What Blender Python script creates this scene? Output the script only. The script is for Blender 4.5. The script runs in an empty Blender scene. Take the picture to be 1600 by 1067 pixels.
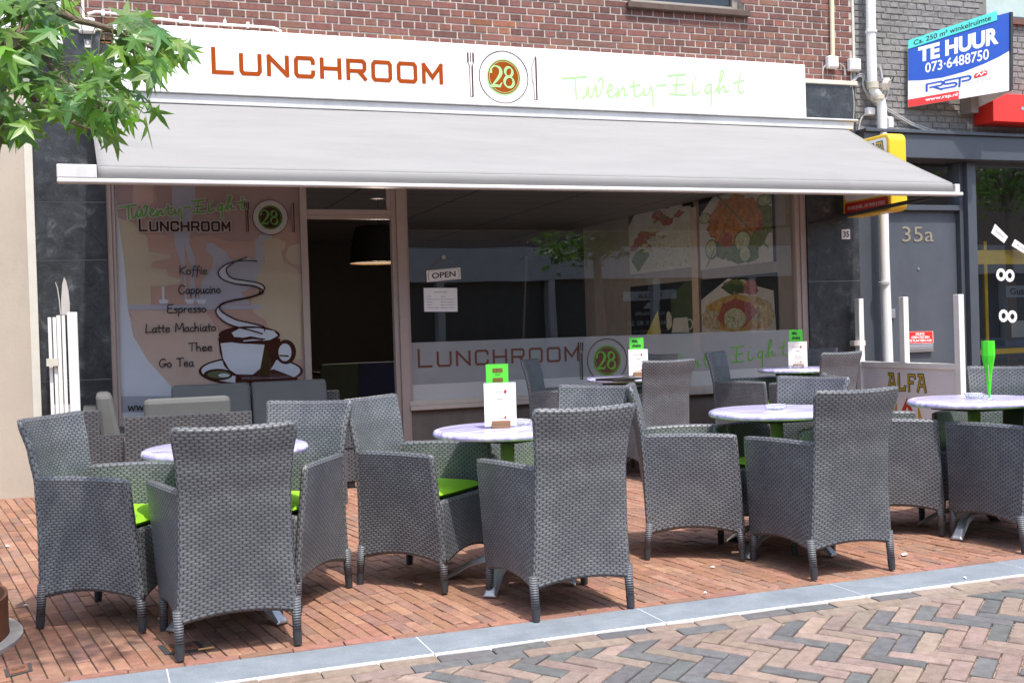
import bpy, bmesh, math, random
from math import sin, cos, pi, radians, sqrt, atan2, hypot
from mathutils import Vector, Matrix
import numpy as np
random.seed(7)
S = bpy.context.scene
COL = S.collection
# ------------------------------------------------------------------ camera
FPX = 1750.0
_t, _p, _r = radians(20.25), radians(.70), radians(-1.775)
CAM = Vector((0, -9.15, 1.245))
FW = Vector((sin(_t)*cos(_p), cos(_t)*cos(_p), -sin(_p)))
_rt = Vector((cos(_t), -sin(_t), 0)); _up = _rt.cross(FW)
RT = cos(_r)*_rt + sin(_r)*_up
UP = -sin(_r)*_rt + cos(_r)*_up
cd = bpy.data.cameras.new('camera'); cam = bpy.data.objects.new('camera', cd); COL.objects.link(cam)
m = Matrix((RT, UP, -FW)).transposed().to_4x4(); m.translation = CAM
cam.matrix_world = m
cd.sensor_width = 36; cd.lens = FPX/1600*36; cd.clip_end = 500
S.camera = cam
# ------------------------------------------------------------------ light
SUN = Vector((.07, -.44, .90)).normalized()
w = bpy.data.worlds.new('World'); S.world = w; w.use_nodes = True
wn = w.node_tree; bg = wn.nodes['Background']
sk = wn.nodes.new('ShaderNodeTexSky'); sk.sky_type = 'NISHITA'; sk.sun_disc = False
sk.sun_elevation = math.asin(SUN.z); sk.sun_rotation = atan2(SUN.x, SUN.y)
sk.air_density = 1.0; sk.dust_density = 2.5; sk.ozone_density = 1.0
wn.links.new(sk.outputs[0], bg.inputs[0]); bg.inputs[1].default_value = .15
sl = bpy.data.lights.new('sun', 'SUN'); so = bpy.data.objects.new('sun', sl); COL.objects.link(so)
sl.energy = 2.0; sl.angle = radians(1.2); sl.color = (1, .96, .9)
so.rotation_euler = SUN.to_track_quat('Z', 'Y').to_euler()
S.view_settings.view_transform = 'Standard'; S.view_settings.look = 'None'
S.view_settings.exposure = 1.32; S.view_settings.gamma = 1

# ------------------------------------------------------------------ picture point -> place on a real plane
def ray(x, y): return (x-800)/FPX*RT + (533.5-y)/FPX*UP + FW
def onY(x, y, Y=0.):
    d = ray(x, y); return CAM + d*((Y-CAM.y)/d.y)
def onX(x, y, X):
    d = ray(x, y); return CAM + d*((X-CAM.x)/d.x)
KY, SL = -4.74, .02            # kerb line and the fall of the terrace
def gz(Y): return max(0., (min(Y, 0)-KY)*SL) if Y > KY else 0.
def onG(x, y, h=0.):
    d = ray(x, y); n = Vector((0, -SL, 1)); k = ((h-SL*KY)-n.dot(CAM))/n.dot(d); P = CAM+d*k
    if P.y < KY: P = CAM + d*((h-CAM.z)/d.z)
    return P
# ------------------------------------------------------------------ materials
def nd(nt, t, **k):
    n = nt.nodes.new(t)
    for a, v in k.items():
        if a.startswith('i_'):
            n.inputs[a[2:].replace('_', ' ')].default_value = v
        elif a.startswith('n_'): n.inputs[int(a[2:])].default_value = v
        else: setattr(n, a, v)
    return n
def base(name):
    m = bpy.data.materials.new(name); m.use_nodes = True
    return m, m.node_tree, m.node_tree.nodes['Principled BSDF'], m.node_tree.links.new
def ramp(nt, *st):
    r = nt.nodes.new('ShaderNodeValToRGB'); e = r.color_ramp.elements
    while len(e) < len(st): e.new(.5)
    for i, (p, c) in enumerate(st):
        e[i].position = p; e[i].color = tuple(c)+(1,) if len(c) == 3 else c
    return r
def mixc(nt, a, b, fac=None, mode='MIX', f=.5):
    n = nt.nodes.new('ShaderNodeMix'); n.data_type = 'RGBA'; n.blend_type = mode; n.inputs[0].default_value = f
    L = nt.links.new
    for s, i in ((a, 6), (b, 7)):
        if isinstance(s, (tuple, list)): n.inputs[i].default_value = tuple(s)+(1,)
        else: L(s, n.inputs[i])
    if fac is not None: L(fac, n.inputs[0])
    return n.outputs[2]
def mp(nt, kind, *a):
    n = nt.nodes.new('ShaderNodeMath'); n.operation = kind
    for i, s in enumerate(a):
        if isinstance(s, (int, float)): n.inputs[i].default_value = s
        else: nt.links.new(s, n.inputs[i])
    return n.outputs[0]
def plain(name, c, rough=.5, metal=0., var=.12, sc=6., bump=.0, bsc=120., spec=.5, dirt=0.):
    """painted / plastic / metal surface with a little uneven tone, dirt and grain"""
    m, nt, b, L = base(name)
    tc = nd(nt, 'ShaderNodeTexCoord')
    n = nd(nt, 'ShaderNodeTexNoise', i_Scale=sc, i_Detail=6, i_Roughness=.65); L(tc.outputs['Object'], n.inputs['Vector'])
    r = ramp(nt, (.3, tuple(x*(1-var) for x in c)), (.7, tuple(min(1, x*(1+var*.6)) for x in c))); L(n.outputs[0], r.inputs[0])
    o = r.outputs[0]
    if dirt:
        n2 = nd(nt, 'ShaderNodeTexNoise', i_Scale=sc*.5, i_Detail=8, i_Roughness=.7); 
        mpn = nd(nt, 'ShaderNodeMapping'); mpn.inputs['Scale'].default_value = (1.6, 1.6, .5)
        L(tc.outputs['Object'], mpn.inputs[0]); L(mpn.outputs[0], n2.inputs['Vector'])
        r2 = ramp(nt, (.52, (0, 0, 0)), (.75, (1, 1, 1))); L(n2.outputs[0], r2.inputs[0])
        f = mp(nt, 'MULTIPLY', r2.outputs[0], dirt)
        o = mixc(nt, o, tuple(x*.45+.01 for x in c), f)
    L(o, b.inputs['Base Color'])
    b.inputs['Roughness'].default_value = rough; b.inputs['Metallic'].default_value = metal
    b.inputs['Specular IOR Level'].default_value = spec
    if bump:
        n3 = nd(nt, 'ShaderNodeTexNoise', i_Scale=bsc, i_Detail=4); L(tc.outputs['Object'], n3.inputs['Vector'])
        bp = nd(nt, 'ShaderNodeBump', i_Strength=bump, i_Distance=.004); L(n3.outputs[0], bp.inputs['Height']); L(bp.outputs[0], b.inputs['Normal'])
    return m
def brickmat(name, rough=.85, bump=.5, stain=(.06, .05, .045), st=.25, bsc=90):
    """unit colour comes from the face colour 'col'; the noise adds firing marks, grit and stains"""
    m, nt, b, L = base(name)
    at = nd(nt, 'ShaderNodeVertexColor', layer_name='col'); tc = nd(nt, 'ShaderNodeTexCoord')
    n = nd(nt, 'ShaderNodeTexNoise', i_Scale=22, i_Detail=8, i_Roughness=.7); L(tc.outputs['Object'], n.inputs['Vector'])
    r = ramp(nt, (.3, (.72, .7, .7)), (.7, (1.18, 1.18, 1.18))); L(n.outputs[0], r.inputs[0])
    o = mixc(nt, at.outputs[0], r.outputs[0], mode='MULTIPLY', f=1)
    n2 = nd(nt, 'ShaderNodeTexNoise', i_Scale=1.3, i_Detail=9, i_Roughness=.72); L(tc.outputs['Object'], n2.inputs['Vector'])
    r2 = ramp(nt, (.5, (0, 0, 0)), (.72, (st, st, st))); L(n2.outputs[0], r2.inputs[0])
    o = mixc(nt, o, stain, r2.outputs[0])
    n4 = nd(nt, 'ShaderNodeTexNoise', i_Scale=260, i_Detail=3); L(tc.outputs['Object'], n4.inputs['Vector'])
    r4 = ramp(nt, (.25, (.6, .6, .6)), (.45, (1, 1, 1)), (.7, (1.1, 1.1, 1.1))); L(n4.outputs[0], r4.inputs[0])
    o = mixc(nt, o, r4.outputs[0], mode='MULTIPLY', f=.8)
    L(o, b.inputs['Base Color']); b.inputs['Roughness'].default_value = rough; b.inputs['Specular IOR Level'].default_value = .3
    n3 = nd(nt, 'ShaderNodeTexNoise', i_Scale=bsc, i_Detail=6); L(tc.outputs['Object'], n3.inputs['Vector'])
    bp = nd(nt, 'ShaderNodeBump', i_Strength=bump, i_Distance=.004); L(n3.outputs[0], bp.inputs['Height']); L(bp.outputs[0], b.inputs['Normal'])
    return m
def rattan(name, c0, c1, Lc=.034, Hc=.0125):
    m, nt, b, L = base(name)
    uv = nd(nt, 'ShaderNodeUVMap', uv_map='UVMap'); sp = nd(nt, 'ShaderNodeSeparateXYZ'); 
    tc = nd(nt, 'ShaderNodeTexCoord')
    wob = nd(nt, 'ShaderNodeTexNoise', i_Scale=14, i_Detail=2); L(uv.outputs[0], wob.inputs['Vector'])
    wv = nd(nt, 'ShaderNodeVectorMath', operation='MULTIPLY_ADD'); L(wob.outputs['Color'], wv.inputs[0]); wv.inputs[1].default_value = (.006, .003, 0); L(uv.outputs[0], wv.inputs[2])
    L(wv.outputs[0], sp.inputs[0])
    v = mp(nt, 'DIVIDE', sp.outputs[1], Hc); row = mp(nt, 'FLOOR', v)
    odd = mp(nt, 'MODULO', mp(nt, 'ABSOLUTE', row), 2.)
    u = mp(nt, 'ADD', mp(nt, 'DIVIDE', sp.outputs[0], Lc), mp(nt, 'MULTIPLY', odd, .5))
    cell = mp(nt, 'FLOOR', u)
    fx = mp(nt, 'SUBTRACT', mp(nt, 'FRACT', mp(nt, 'ADD', u, 50.)), .5); fy = mp(nt, 'SUBTRACT', mp(nt, 'FRACT', mp(nt, 'ADD', v, 50.)), .5)
    ex = mp(nt, 'MULTIPLY', fx, 2.02); ey = mp(nt, 'MULTIPLY', fy, 1.45)
    # a strand: a lens that bows out in the middle of its cell and dives under at its ends
    ex2 = mp(nt, 'MULTIPLY', ex, ex); ey2 = mp(nt, 'MULTIPLY', ey, ey)
    h = mp(nt, 'MAXIMUM', mp(nt, 'SUBTRACT', 1., mp(nt, 'ADD', mp(nt, 'POWER', ex2, 1.25), ey2)), 0.)
    hs = mp(nt, 'POWER', h, .55)
    cv = nd(nt, 'ShaderNodeCombineXYZ'); L(cell, cv.inputs[0]); L(row, cv.inputs[1])
    wn_ = nd(nt, 'ShaderNodeTexWhiteNoise', noise_dimensions='2D'); L(cv.outputs[0], wn_.inputs['Vector'])
    r = ramp(nt, (.0, tuple(x*.22 for x in c0)), (.3, tuple(x*.5 for x in c0)), (.58, c0), (1, c1)); L(hs, r.inputs[0])  # shade in the weave gaps and strand highlights are put into the colour
    oi = nd(nt, 'ShaderNodeObjectInfo'); w3 = nd(nt, 'ShaderNodeTexWhiteNoise', noise_dimensions='3D'); L(oi.outputs['Location'], w3.inputs['Vector'])
    tone = mp(nt, 'ADD', mp(nt, 'ADD', .82, mp(nt, 'MULTIPLY', wn_.outputs[0], .2)), mp(nt, 'MULTIPLY', w3.outputs[0], .16))      # each chair has faded a little differently
    tv = nd(nt, 'ShaderNodeCombineXYZ'); [L(tone, tv.inputs[i]) for i in range(3)]
    o = mixc(nt, r.outputs[0], tv.outputs[0], mode='MULTIPLY', f=1)
    n2 = nd(nt, 'ShaderNodeTexNoise', i_Scale=7, i_Detail=5); L(tc.outputs['Object'], n2.inputs['Vector'])
    r2 = ramp(nt, (.35, (.82, .82, .84)), (.7, (1.12, 1.11, 1.08))); L(n2.outputs[0], r2.inputs[0])
    o = mixc(nt, o, r2.outputs[0], mode='MULTIPLY', f=1)
    L(o, b.inputs['Base Color']); b.inputs['Roughness'].default_value = .42; b.inputs['Specular IOR Level'].default_value = .5
    bp = nd(nt, 'ShaderNodeBump', i_Strength=.42, i_Distance=.006); L(hs, bp.inputs['Height']); L(bp.outputs[0], b.inputs['Normal'])
    return m
def marble(name):
    m, nt, b, L = base(name); tc = nd(nt, 'ShaderNodeTexCoord')
    n = nd(nt, 'ShaderNodeTexNoise', i_Scale=7, i_Detail=10, i_Roughness=.7, i_Distortion=.6); L(tc.outputs['Object'], n.inputs['Vector'])
    r = ramp(nt, (.33, (.012, .013, .015)), (.56, (.036, .040, .045)), (.72, (.15, .157, .157))); L(n.outputs[0], r.inputs[0])
    wv = nd(nt, 'ShaderNodeVectorMath', operation='MULTIPLY_ADD'); L(n.outputs['Color'], wv.inputs[0]); wv.inputs[1].default_value = (.35, .35, .35); L(tc.outputs['Object'], wv.inputs[2])
    vo = nd(nt, 'ShaderNodeTexVoronoi', feature='DISTANCE_TO_EDGE', i_Scale=11.); L(wv.outputs[0], vo.inputs['Vector'])
    r2 = ramp(nt, (0, (.5, .5, .5)), (.035, (0, 0, 0))); L(vo.outputs['Distance'], r2.inputs[0])
    n5 = nd(nt, 'ShaderNodeTexNoise', i_Scale=3, i_Detail=4); L(tc.outputs['Object'], n5.inputs['Vector'])
    f = mp(nt, 'MULTIPLY', r2.outputs[0], mp(nt, 'MULTIPLY', n5.outputs[0], .95))
    o = mixc(nt, r.outputs[0], (.17, .18, .175), f)
    n6 = nd(nt, 'ShaderNodeTexNoise', i_Scale=140, i_Detail=3); L(tc.outputs['Object'], n6.inputs['Vector'])
    r6 = ramp(nt, (.62, (0, 0, 0)), (.75, (.35, .35, .35))); L(n6.outputs[0], r6.inputs[0])
    o = mixc(nt, o, (.2, .2, .2), r6.outputs[0])
    L(o, b.inputs['Base Color']); b.inputs['Roughness'].default_value = .33
    return m
def glass(name, tint=(.93, .95, .95), ior=1.5, gain=1.0, add=.0):
    m, nt, b, L = base(name); nt.nodes.remove(b); out = nt.nodes['Material Output']
    tr = nd(nt, 'ShaderNodeBsdfTransparent'); tr.inputs[0].default_value = tint+(1,)
    gl = nd(nt, 'ShaderNodeBsdfGlossy', i_Roughness=.0); fr = nd(nt, 'ShaderNodeFresnel', i_IOR=ior)
    tc = nd(nt, 'ShaderNodeTexCoord'); n = nd(nt, 'ShaderNodeTexNoise', i_Scale=1.1, i_Detail=1); L(tc.outputs['Object'], n.inputs['Vector'])
    bp = nd(nt, 'ShaderNodeBump', i_Strength=.012, i_Distance=.1); L(n.outputs[0], bp.inputs['Height']); L(bp.outputs[0], gl.inputs['Normal'])
    mx = nd(nt, 'ShaderNodeMixShader'); L(mp(nt, 'ADD', mp(nt, 'MULTIPLY', fr.outputs[0], gain), add), mx.inputs[0]); L(tr.outputs[0], mx.inputs[1]); L(gl.outputs[0], mx.inputs[2])
    L(mx.outputs[0], out.inputs[0]); return m
def film(name, c, op):
    """translucent film: part white scatter, part clear"""
    m, nt, b, L = base(name); out = nt.nodes['Material Output']
    b.inputs['Base Color'].default_value = c+(1,); b.inputs['Roughness'].default_value = .6
    tr = nd(nt, 'ShaderNodeBsdfTransparent'); mx = nd(nt, 'ShaderNodeMixShader')
    tc = nd(nt, 'ShaderNodeTexCoord'); n = nd(nt, 'ShaderNodeTexNoise', i_Scale=3, i_Detail=4); L(tc.outputs['Object'], n.inputs['Vector'])
    L(mp(nt, 'ADD', op-.06, mp(nt, 'MULTIPLY', n.outputs[0], .12)), mx.inputs[0])
    L(tr.outputs[0], mx.inputs[1]); L(b.outputs[0], mx.inputs[2]); L(mx.outputs[0], out.inputs[0]); return m

MAT = {}
def P(name, *a, **k):
    if name not in MAT: MAT[name] = plain(name, *a, **k)
    return MAT[name]
M_CH = rattan('grey_rattan', (.098, .104, .113), (.158, .165, .177), .0325, .0118)
M_LO = rattan('brown_grey_rattan', (.066, .065, .069), (.105, .104, .108), .042, .015)
M_LEG = plain('ribbed_leg', (.075, .08, .09), .45, bump=.1)
def ringleg():
    m, nt, b, L = base('wrapped_leg'); tc = nd(nt, 'ShaderNodeTexCoord'); sp = nd(nt, 'ShaderNodeSeparateXYZ'); L(tc.outputs['Object'], sp.inputs[0])
    s = mp(nt, 'ABSOLUTE', mp(nt, 'SINE', mp(nt, 'MULTIPLY', sp.outputs[2], 300.)))
    r = ramp(nt, (0, (.03, .032, .036)), (.5, (.09, .096, .107)), (1, (.14, .147, .16))); L(s, r.inputs[0]); L(r.outputs[0], b.inputs['Base Color'])
    bp = nd(nt, 'ShaderNodeBump', i_Strength=.7, i_Distance=.004); L(s, bp.inputs['Height']); L(bp.outputs[0], b.inputs['Normal']); b.inputs['Roughness'].default_value = .45
    return m
M_RING = ringleg()
M_FOOT = plain('foot_plastic', (.035, .038, .044), .5, bump=.1)
M_LIME = plain('lime_cushion', (.27, .60, .015), .8, var=.08, bump=.3, bsc=400)
M_BRW = brickmat('red_facing_brick', bump=.6, st=.35)
M_BRT = brickmat('red_paving_brick', bump=.5, stain=(.10, .06, .045), st=.35)
M_BRR = brickmat('road_clinker', bump=.45, stain=(.10, .085, .075), st=.3)
M_GBR = brickmat('grey_painted_brick', bump=.9, stain=(.09, .085, .08), st=.45, bsc=45)
M_MORT = plain('lime_mortar', (.47, .43, .375), .95, var=.3, sc=25, bump=.6)
def jointmat():
    m, nt, b, L = base('sandy_joint'); tc = nd(nt, 'ShaderNodeTexCoord')
    n = nd(nt, 'ShaderNodeTexNoise', i_Scale=9, i_Detail=8, i_Roughness=.7); L(tc.outputs['Object'], n.inputs['Vector'])
    r = ramp(nt, (.35, (.045, .03, .02)), (.5, (.085, .06, .04)), (.6, (.08, .075, .03)), (.7, (.10, .13, .02))); L(n.outputs[0], r.inputs[0]); L(r.outputs[0], b.inputs['Base Color']); b.inputs['Roughness'].default_value = .95; return m
M_JOINT = jointmat()
M_MARB = marble('dark_green_marble')
M_WHITE = plain('white_sign_paint', (.86, .86, .85), .35, var=.02)
M_WMET = plain('white_coated_metal', (.78, .77, .74), .4, var=.05, dirt=.12)
M_GLASS = glass('window_glass', gain=2.6)
M_ALU = plain('brushed_aluminium', (.52, .53, .54), .38, .85, var=.08, bump=.08)
M_BROWN = plain('brown_lettering', (.30, .052, .006), .85, var=.03, spec=.08)
M_DBRN = plain('dark_brown_print', (.075, .022, .012), .8, var=.03, spec=.1)
M_LGRN = plain('pale_green_print', (.375, .64, .27), .85, var=.03, spec=.08)
M_GRN = plain('green_print', (.16, .42, .05), .5, var=.03)
M_BLK = plain('black_print', (.012, .012, .013), .5, var=.03)
M_PAPER = plain('white_paper', (.82, .81, .79), .7, var=.03)

# ------------------------------------------------------------------ mesh builder
class MB:
    def __init__(s): s.v = []; s.f = []; s.mi = []; s.uv = {}; s.col = {}
    def add(s, vs, fs, mi=0, col=None, uvs=None):
        o = len(s.v); s.v += [tuple(p) for p in vs]
        for k, f in enumerate(fs):
            s.f.append([o+i for i in f]); s.mi.append(mi)
            if col is not None: s.col[len(s.f)-1] = col
            if uvs is not None: s.uv[len(s.f)-1] = [uvs[i] for i in f]
        return s
    def box(s, x0, x1, y0, y1, z0, z1, mi=0, col=None):
        v = [(x0, y0, z0), (x1, y0, z0), (x1, y1, z0), (x0, y1, z0), (x0, y0, z1), (x1, y0, z1), (x1, y1, z1), (x0, y1, z1)]
        return s.add(v, [(3, 2, 1, 0), (4, 5, 6, 7), (0, 1, 5, 4), (1, 2, 6, 5), (2, 3, 7, 6), (3, 0, 4, 7)], mi, col)
    def hexa(s, b, t, mi=0):        # bottom ring and top ring of equal count
        n = len(b); fs = [tuple(range(n))[::-1], tuple(range(n, 2*n))] + [(i, (i+1) % n, n+(i+1) % n, n+i) for i in range(n)]
        return s.add(list(b)+list(t), fs, mi)
    def obox(s, c, ax, ay, az, mi=0):   # oriented box: centre and three half-axes
        c, ax, ay, az = map(Vector, (c, ax, ay, az))
        q = [c-ax-ay, c+ax-ay, c+ax+ay, c-ax+ay]
        return s.hexa([p-az for p in q], [p+az for p in q], mi)
    def tube(s, pts, r, n=10, mi=0, caps=True):
        pts = [Vector(p) for p in pts]; rs = r if isinstance(r, (list, tuple)) else [r]*len(pts)
        rings = []; ref = None
        for i, p in enumerate(pts):
            t = (pts[min(i+1, len(pts)-1)]-pts[max(i-1, 0)]).normalized()
            if ref is None:
                ref = Vector((0, 0, 1)) if abs(t.z) < .9 else Vector((1, 0, 0))
            a = (ref - t*ref.dot(t)).normalized(); b_ = t.cross(a); ref = a
            rings.append([p + rs[i]*(cos(2*pi*k/n)*a + sin(2*pi*k/n)*b_) for k in range(n)])
        vs = [q for rg in rings for q in rg]; fs = []
        for i in range(len(pts)-1):
            for k in range(n): fs.append((i*n+k, i*n+(k+1) % n, (i+1)*n+(k+1) % n, (i+1)*n+k))
        if caps: fs += [tuple(range(n))[::-1], tuple(range((len(pts)-1)*n, len(pts)*n))]
        return s.add(vs, fs, mi)
    def lathe(s, prof, n=48, c=(0, 0, 0), mi=0, caps=True):
        vs = []; fs = []
        for r, z in prof:
            for k in range(n): vs.append((c[0]+r*cos(2*pi*k/n), c[1]+r*sin(2*pi*k/n), c[2]+z))
        for i in range(len(prof)-1):
            for k in range(n): fs.append((i*n+k, i*n+(k+1) % n, (i+1)*n+(k+1) % n, (i+1)*n+k))
        if caps: fs += [tuple(range(n))[::-1], tuple(range((len(prof)-1)*n, len(prof)*n))]
        return s.add(vs, fs, mi)
    cnt = 0
    def lift(s, pts):
        '''each printed shape lies a hair in front of the one before it'''
        s.cnt += 1; P_ = [Vector(p) for p in pts]; n = Vector((0, 0, 0))
        for i in range(1, len(P_)-1):
            n += (P_[i]-P_[0]).cross(P_[i+1]-P_[0])
        if n.length < 1e-12: n = Vector((0, -1, 0))
        n.normalize(); n = n if n.dot(CAM-P_[0]) > 0 else -n
        return [p+n*.00012*(s.cnt % 9) for p in P_], n
    def poly(s, pts, mi=0): return s.add(s.lift(pts)[0], [tuple(range(len(pts)))], mi)
    def grid(s, fn, nu, nv, mi=0, uvf=None):
        vs = [fn(i/nu, j/nv) for j in range(nv+1) for i in range(nu+1)]
        uv = [uvf(i/nu, j/nv) for j in range(nv+1) for i in range(nu+1)] if uvf else None
        fs = [(j*(nu+1)+i, j*(nu+1)+i+1, (j+1)*(nu+1)+i+1, (j+1)*(nu+1)+i) for j in range(nv) for i in range(nu)]
        return s.add(vs, fs, mi, uvs=uv)
    def panel(s, fn, nu, nv, th, wu, hv, mi=0, u0=0.):
        """a woven sheet of thickness th over surface fn(u,v), rounded all round"""
        e = 1e-3
        def nrm(u, v):
            a = Vector(fn(min(u+e, 1), v))-Vector(fn(max(u-e, 0), v)); b_ = Vector(fn(u, min(v+e, 1)))-Vector(fn(u, max(v-e, 0)))
            return a.cross(b_).normalized()
        uvf = lambda u, v: (u0+u*wu, v*hv)
        s.grid(lambda u, v: Vector(fn(u, v))+nrm(u, v)*th/2, nu, nv, mi, uvf)
        s.grid(lambda u, v: Vector(fn(1-u, v))-nrm(1-u, v)*th/2, nu, nv, mi, lambda u, v: (u0+(1-u)*wu, v*hv))
        bd = [(i/nu, 0.) for i in range(nu)]+[(1., j/nv) for j in range(nv)]+[(1-i/nu, 1.) for i in range(nu)]+[(0., 1-j/nv) for j in range(nv)]
        n = len(bd); seg = 4; vs = []; uv = []; run = 0; pp = None
        for (u, v) in bd:
            p = Vector(fn(u, v)); c = Vector(fn(.5, .5)); nn = nrm(u, v)
            du = (Vector(fn(1, v))-Vector(fn(0, v))).normalized(); dv = (Vector(fn(u, 1))-Vector(fn(u, 0))).normalized()
            o = Vector((0, 0, 0))
            if u in (0., 1.): o += du*(1 if u else -1)
            if v in (0., 1.): o += dv*(1 if v else -1)
            o.normalize()
            if pp is not None: run += (p-pp).length
            pp = p
            for k in range(seg+1):
                a = pi*k/seg; vs.append(p+nn*th/2*cos(a)+o*th/2*sin(a)); uv.append((run, k/seg*th*1.3+.004))
        fs = []
        for i in range(n):
            j = (i+1) % n
            for k in range(seg): fs.append((i*(seg+1)+k, i*(seg+1)+k+1, j*(seg+1)+k+1, j*(seg+1)+k))
        s.add(vs, fs, mi, uvs=uv); return s
    def build(s, name, mats, parent=None, smooth=False, bevel=0., tri=False, off=None):
        me = bpy.data.meshes.new(name); me.from_pydata(s.v, [], s.f)
        mats = mats if isinstance(mats, (list, tuple)) else [mats]
        for q in mats: me.materials.append(q)
        me.polygons.foreach_set('material_index', s.mi)
        if s.uv:
            ul = me.uv_layers.new(name='UVMap')
            for fi, us in s.uv.items():
                for li, q in zip(me.polygons[fi].loop_indices, us): ul.data[li].uv = q
        if s.col:
            ca = me.color_attributes.new('col', 'FLOAT_COLOR', 'CORNER'); arr = np.ones((len(me.loops), 4), dtype=np.float32)
            for p in me.polygons:
                c = s.col.get(p.index, (.5, .5, .5)); arr[p.loop_start:p.loop_start+p.loop_total, :3] = c
            ca.data.foreach_set('color', arr.ravel())
        if smooth: me.polygons.foreach_set('use_smooth', [True]*len(me.polygons))
        me.update()
        o = bpy.data.objects.new(name, me); COL.objects.link(o)
        if parent is not None:
            o.parent = parent
            if off is None: off = parent.get('_w')
            if off is not None: o.location = (-off[0], -off[1], -off[2])
        if bevel:
            b_ = o.modifiers.new('bevel', 'BEVEL'); b_.width = bevel; b_.segments = 2; b_.limit_method = 'ANGLE'
        if smooth == 'auto' or (smooth and bevel == 0 and tri):
            pass
        return o
def smooth_by_angle(o, deg=35):
    me = o.data; me.polygons.foreach_set('use_smooth', [True]*len(me.polygons))
    bm = bmesh.new(); bm.from_mesh(me)
    for e in bm.edges: e.smooth = not (len(e.link_faces) == 2 and e.calc_face_angle(0) > radians(deg))
    bm.to_mesh(me); bm.free(); return o
def tag(o, label=None, cat=None, group=None, kind=None):
    for k, v in (('label', label), ('category', cat), ('group', group), ('kind', kind)):
        if v: o[k] = v
    return o
ROOTS = []
def thing(name, loc, label, cat, group=None, rz=0., world=True):
    """Empty at the base of a thing. world=True: its parts are modelled in scene coordinates."""
    o = bpy.data.objects.new(name, None); COL.objects.link(o); o.location = loc; o.rotation_euler = (0, 0, rz); o.empty_display_size = .1
    if world: o['_w'] = tuple(loc); ROOTS.append(o)
    return tag(o, label, cat, group)
def struct(o): o['kind'] = 'structure'; return o

# ------------------------------------------------------------------ lettering
def smoothline(pts, n=6):
    if len(pts) < 3: return pts
    P_ = [Vector(p) for p in pts]; out = []
    for i in range(len(P_)-1):
        a = P_[max(i-1, 0)]; b_ = P_[i]; c = P_[i+1]; d = P_[min(i+2, len(P_)-1)]
        for k in range(n):
            t = k/n; out.append(.5*((2*b_)+(-a+c)*t+(2*a-5*b_+4*c-d)*t*t+(-a+3*b_-3*c+d)*t**3))
    out.append(P_[-1]); return [tuple(p) for p in out]
def stroke(mb, pts, wd, to3, mi=0, closed=False):
    """flat ribbon along 2-D polyline pts (width wd or list), placed by to3(x,y)"""
    n = len(pts); P_ = [Vector((p[0], p[1])) for p in pts]; ws = wd if isinstance(wd, (list, tuple)) else [wd]*n
    l, r = [], []
    for i in range(n):
        if closed: a, b_ = P_[i-1], P_[(i+1) % n]
        else: a, b_ = P_[max(i-1, 0)], P_[min(i+1, n-1)]
        d1 = (P_[i]-a) if (closed or i > 0) else (b_-P_[i]); d2 = (b_-P_[i]) if (closed or i < n-1) else d1
        d1 = d1.normalized() if d1.length else d2.normalized(); d2 = d2.normalized() if d2.length else d1
        t = d1+d2; t = t.normalized() if t.length > 1e-6 else d2
        nn = Vector((-t.y, t.x)); k = max(.45, abs(nn.dot(Vector((-d2.y, d2.x)))))
        h = ws[i]/2/k
        e = Vector((0, 0))
        if not closed and i == 0: e = -d2*ws[i]*.4
        if not closed and i == n-1: e = d1*ws[i]*.4
        l.append(P_[i]+nn*h+e); r.append(P_[i]-nn*h+e)
    vs = [to3(p.x, p.y) for p in l]+[to3(p.x, p.y) for p in r]
    m_ = n if closed else n-1
    nv = (Vector(vs[1])-Vector(vs[0])).cross(Vector(vs[n])-Vector(vs[0]))
    nv = nv.normalized() if nv.length > 1e-14 else Vector((0, -1, 0))
    nv = nv if nv.dot(CAM-Vector(vs[0])) > 0 else -nv
    mb.cnt += 1
    vs = [Vector(v)+nv*(.00012*(mb.cnt % 9)+.000012*(i % n)*(not closed)) for i, v in enumerate(vs)]
    mb.add(vs, [(n+i, n+(i+1) % n, (i+1) % n, i) for i in range(m_)], mi)
BG = {'L': (.78, [[(0, 1), (0, 0), (1, 0)]]), 'U': (1, [[(0, 1), (0, .14), (.1, 0), (.9, 0), (1, .14), (1, 1)]]), 'N': (1, [[(0, 0), (0, 1)], [(0, 1), (1, 0)], [(1, 0), (1, 1)]]),
      'C': (.95, [[(1, .74), (1, .87), (.9, 1), (.1, 1), (0, .87), (0, .13), (.1, 0), (.9, 0), (1, .13), (1, .26)]]),
      'H': (1, [[(0, 0), (0, 1)], [(1, 0), (1, 1)], [(0, .5), (1, .5)]]), 'R': (.95, [[(0, 0), (0, 1), (.9, 1), (1, .88), (1, .56), (.9, .44), (0, .44)], [(.62, .44), (1.03, 0)]]),
      'O': (1, [[(.1, 1), (.9, 1), (1, .87), (1, .13), (.9, 0), (.1, 0), (0, .13), (0, .87)]]), 'M': (1.05, [[(0, 0), (0, 1)], [(0, 1), (.5, .3), (1, 1)], [(1, 1), (1, 0)]])}
def lunchroom(mb, to3, x0, x1, z0, h, mi=0, wd=None):
    s_ = 'LUNCHROOM'; k = [1.25]+[1]*8; gap = .50
    tot = sum(BG[c][0]*k[i] for i, c in enumerate(s_))+gap*8; u = (x1-x0)/tot; x = x0; wd = wd or h*.17
    for i, c in enumerate(s_):
        wl = BG[c][0]*k[i]*u; hh = h*k[i]
        for pl in BG[c][1]:
            cl = c == 'O'
            stroke(mb, [(x+p[0]*wl, z0+p[1]*hh) for p in pl], wd, to3, mi, cl)
        x += wl+gap*u
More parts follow.
